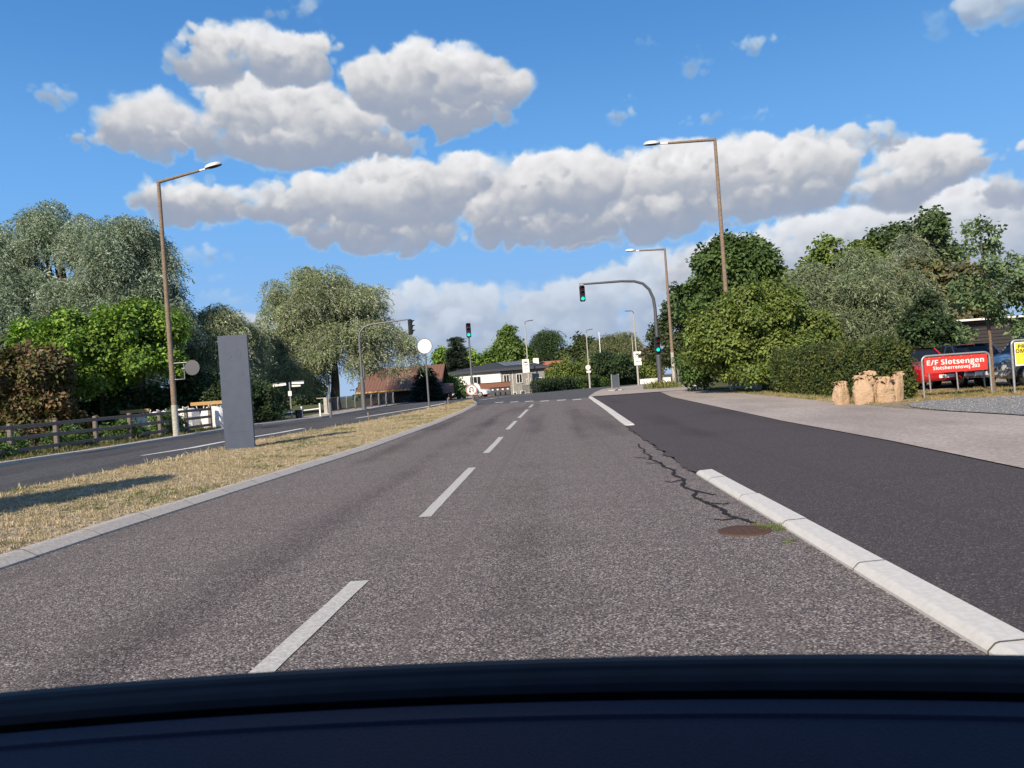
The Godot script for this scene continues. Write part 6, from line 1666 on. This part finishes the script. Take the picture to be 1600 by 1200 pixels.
func build_grass() -> void:
	M.stone = mat(Color.WHITE, 0.9); M.stone.vertex_color_use_as_albedo = true
	var vp := PackedVector2Array()
	for k in 41: vp.append(Vector2(pl(LK, 4.0 + k * 1.26) - 0.2, 4.0 + k * 1.26))
	for k in 41: vp.append(Vector2(pl(VL, 54.4 - k * 1.26) + 0.02, 54.4 - k * 1.26))
	var straw := [Color(0.50, 0.41, 0.27), Color(0.60, 0.50, 0.35), Color(0.40, 0.33, 0.20), Color(0.30, 0.28, 0.145)]
	var rise := func(x, zz): return 0.062 + 0.06 * sin(clampf((x - pl(VL, zz)) / (pl(LK, zz) - pl(VL, zz)), 0.0, 1.0) * PI)
	tufts("verge_grass", "dry straw-coloured grass on the verge between the carriageways", vp, 260.0, rise, straw, 0.42)
	# taller stalks along the back edge of the verge
	var back := PackedVector2Array()
	for k in 30: back.append(Vector2(pl(VL, 10.0 + k * 1.4) + 0.9, 10.0 + k * 1.4))
	for k in 30: back.append(Vector2(pl(VL, 50.6 - k * 1.4) + 0.0, 50.6 - k * 1.4))
	tufts("verge_stalks", "taller dry stalks along the back edge of the verge", back, 7.0, rise, straw, 1.2)
	var lawn := PackedVector2Array([Vector2(8.25, 21.0), Vector2(8.22, 43), Vector2(9.2, 43), Vector2(9.1, 32.5), Vector2(9.0, 22.0)])
	tufts("lawn_strip", "dry grass strip between pavement and hedge", lawn, 110.0, func(_x, _z): return 0.045, [Color(0.30, 0.26, 0.11), Color(0.20, 0.21, 0.08), Color(0.38, 0.30, 0.15)], 0.8)
	var sl := PackedVector2Array([Vector2(9.0, 21.3), Vector2(10.5, 21.2), Vector2(14.4, 20.6), Vector2(16, 25.5), Vector2(10.2, 25.5), Vector2(9.9, 22.2)])
	tufts("sign_lawn", "dry brown grass under the sign boards", sl, 90.0, func(_x, _z): return 0.045, [Color(0.36, 0.26, 0.11), Color(0.28, 0.23, 0.10), Color(0.22, 0.20, 0.08)], 0.7)
	var fl := PackedVector2Array([Vector2(-17.6, 18), Vector2(-16.2, 18), Vector2(-15.2, 34), Vector2(-15.6, 42), Vector2(-18.5, 42)])
	tufts("fence_grass", "rough grass along the foot of the timber fence", fl, 60.0, func(_x, _z): return 0.02, [Color(0.16, 0.17, 0.06), Color(0.22, 0.19, 0.08), Color(0.10, 0.13, 0.04)], 1.6)
	var gb := PackedVector2Array([Vector2(6.5, 51.0), Vector2(7.9, 51.0), Vector2(8.0, 53), Vector2(6.5, 53)])
	tufts("mast_weeds", "tall weeds round the foot of the curved mast", gb, 45.0, func(_x, _z): return 0.05, [Color(0.26, 0.28, 0.08), Color(0.34, 0.30, 0.12), Color(0.14, 0.19, 0.05)], 4.2)
	# loose stones of the gravel pull-in
	var st := MB.new()
	var o := [Vector3(1, 0, 0), Vector3(-1, 0, 0.1), Vector3(0, 0.6, 0), Vector3(0, -0.6, 0), Vector3(0.1, 0, 1), Vector3(0, 0.1, -1)]
	for t in [[0, 2, 4], [4, 2, 1], [1, 2, 5], [5, 2, 0], [0, 4, 3], [4, 1, 3], [1, 5, 3], [5, 0, 3]]: st.tri(o[t[0]], o[t[1]], o[t[2]])
	var sm := st.mesh()
	var xf := []; var cols := []
	var ga := PackedVector2Array([Vector2(8.95, 20.5), Vector2(8.5, 19.2), Vector2(8.42, 17.3), Vector2(8.5, 15.6), Vector2(8.6, 13), Vector2(13.8, 13), Vector2(14.3, 20.1), Vector2(11.7, 20.4), Vector2(10.5, 21.0), Vector2(9.57, 21.05)])
	for k in 9000:
		var q := Vector2(fr(8.3, 14.4), fr(13, 21.2))
		if not Geometry2D.is_point_in_polygon(q, ga): continue
		var s := fr(0.006, 0.016)
		xf.append(Transform3D(Basis(rdir(), fr(0, TAU)).scaled(Vector3(s, s, s) * fr(0.8, 1.3)), at(q.x, q.y, 0.062)))
		cols.append(Color(1, 1, 1.01) * fr(0.10, 0.42))
	var gs := scatter(self, "gravel_stones", sm, M.stone, xf, cols)
	meta(gs, "loose pale grey stones of the gravel pull-in", "gravel", "", "stuff")
	# weeds in the kerb joints
	for q in [[1.66, 6.3, 0.1], [2.0, 5.2, 0.08], [1.62, 5.75, 0.06]]:
		var w := PackedVector2Array([Vector2(q[0] - q[2], q[1] - q[2]), Vector2(q[0] + q[2], q[1] - q[2]), Vector2(q[0] + q[2], q[1] + q[2]), Vector2(q[0] - q[2], q[1] + q[2])])
		tufts("kerb_weed", "green weeds sprouting beside the white kerb", w, 1300.0, func(_x, _z): return 0.0, [Color(0.10, 0.15, 0.04), Color(0.14, 0.17, 0.05)], 0.32)

func build_scene() -> void:
	build_street()
	build_houses()
	build_left_side()
	build_sacks()
	car("bright red hatchback nose-on behind the red sign board", at(12.75, 28.5, 0.045), 0.05, 3.9, 1.68, 1.40, paint(lin(0.42, 0.012, 0.014)), paint(lin(0.42, 0.012, 0.014)))
	car("dark blue hatchback with pale grey bumper between the red car and the trunk", at(14.35, 27.9, 0.045), -0.12, 3.8, 1.66, 1.42, paint(lin(0.014, 0.022, 0.075)), mat(lin(0.36, 0.38, 0.40), 0.4))
	car("dark red car side-on in the second row before the boarded shed", at(17.7, 36.6, 0.045), 1.3, 4.2, 1.75, 1.45, paint(lin(0.36, 0.012, 0.03)), M.black)
	car("grey off-roader side-on behind the yellow sign board", at(15.35, 25.6, 0.045), -1.35, 4.4, 1.85, 1.72, paint(lin(0.12, 0.125, 0.135)), mat(lin(0.4, 0.4, 0.4), 0.4), 0.25)
	car("white hatchback leaving behind the turning ban sign", at(-8.2, 84), PI / 2.0 - 0.25, 3.9, 1.7, 1.42, paint(lin(0.75, 0.75, 0.75)), paint(lin(0.75, 0.75, 0.75)))
	own_van()
	build_plants()
	build_grass()

func _ready() -> void:
	rng.seed = 20240
	var cam := Camera3D.new()
	cam.name = "camera"
	cam.fov = rad_to_deg(2.0 * atan(600.0 / 1250.0))
	cam.near = 0.05; cam.far = 2000.0
	add_child(cam)
	cam.transform = Transform3D(Basis(Vector3.UP, deg_to_rad(2.656)) * Basis(Vector3.RIGHT, deg_to_rad(0.0986)) * Basis(Vector3.BACK, deg_to_rad(-4.1)), Vector3(0, 1.25, 0))
	# a phone lens focused on the road: the dashboard right in front of it is a little soft
	var at_ := CameraAttributesPhysical.new()
	at_.frustum_focal_length = 25.0; at_.frustum_focus_distance = 30.0; at_.frustum_near = 0.05; at_.frustum_far = 2000.0
	at_.exposure_aperture = 9.0
	cam.attributes = at_
	cam.current = true
	var env := Environment.new()
	env.background_mode = Environment.BG_SKY
	var sm := PanoramaSkyMaterial.new()
	sm.panorama = make_sky()
	var sky := Sky.new(); sky.sky_material = sm
	env.sky = sky
	env.background_energy_multiplier = 0.8
	env.tonemap_mode = Environment.TONE_MAPPER_LINEAR
	env.tonemap_exposure = 1.25
	env.sdfgi_enabled = true; env.ssao_enabled = true; env.ssil_enabled = true
	var we := WorldEnvironment.new(); we.name = "environment"; we.environment = env
	add_child(we)
	var sun := DirectionalLight3D.new()
	sun.name = "sun"
	sun.light_energy = 1.6; sun.light_color = Color(1.0, 0.93, 0.82); sun.light_angular_distance = 0.5
	sun.shadow_enabled = true
	add_child(sun)
	# low behind the car and to its left: shadows run ahead and to the right
	var az := deg_to_rad(22.0); var el := deg_to_rad(32.0)
	var toward := Vector3(-sin(az) * cos(el), sin(el), cos(az) * cos(el))
	sun.look_at_from_position(toward * 50.0, Vector3.ZERO, Vector3.UP)
	build_ground()
	build_scene()
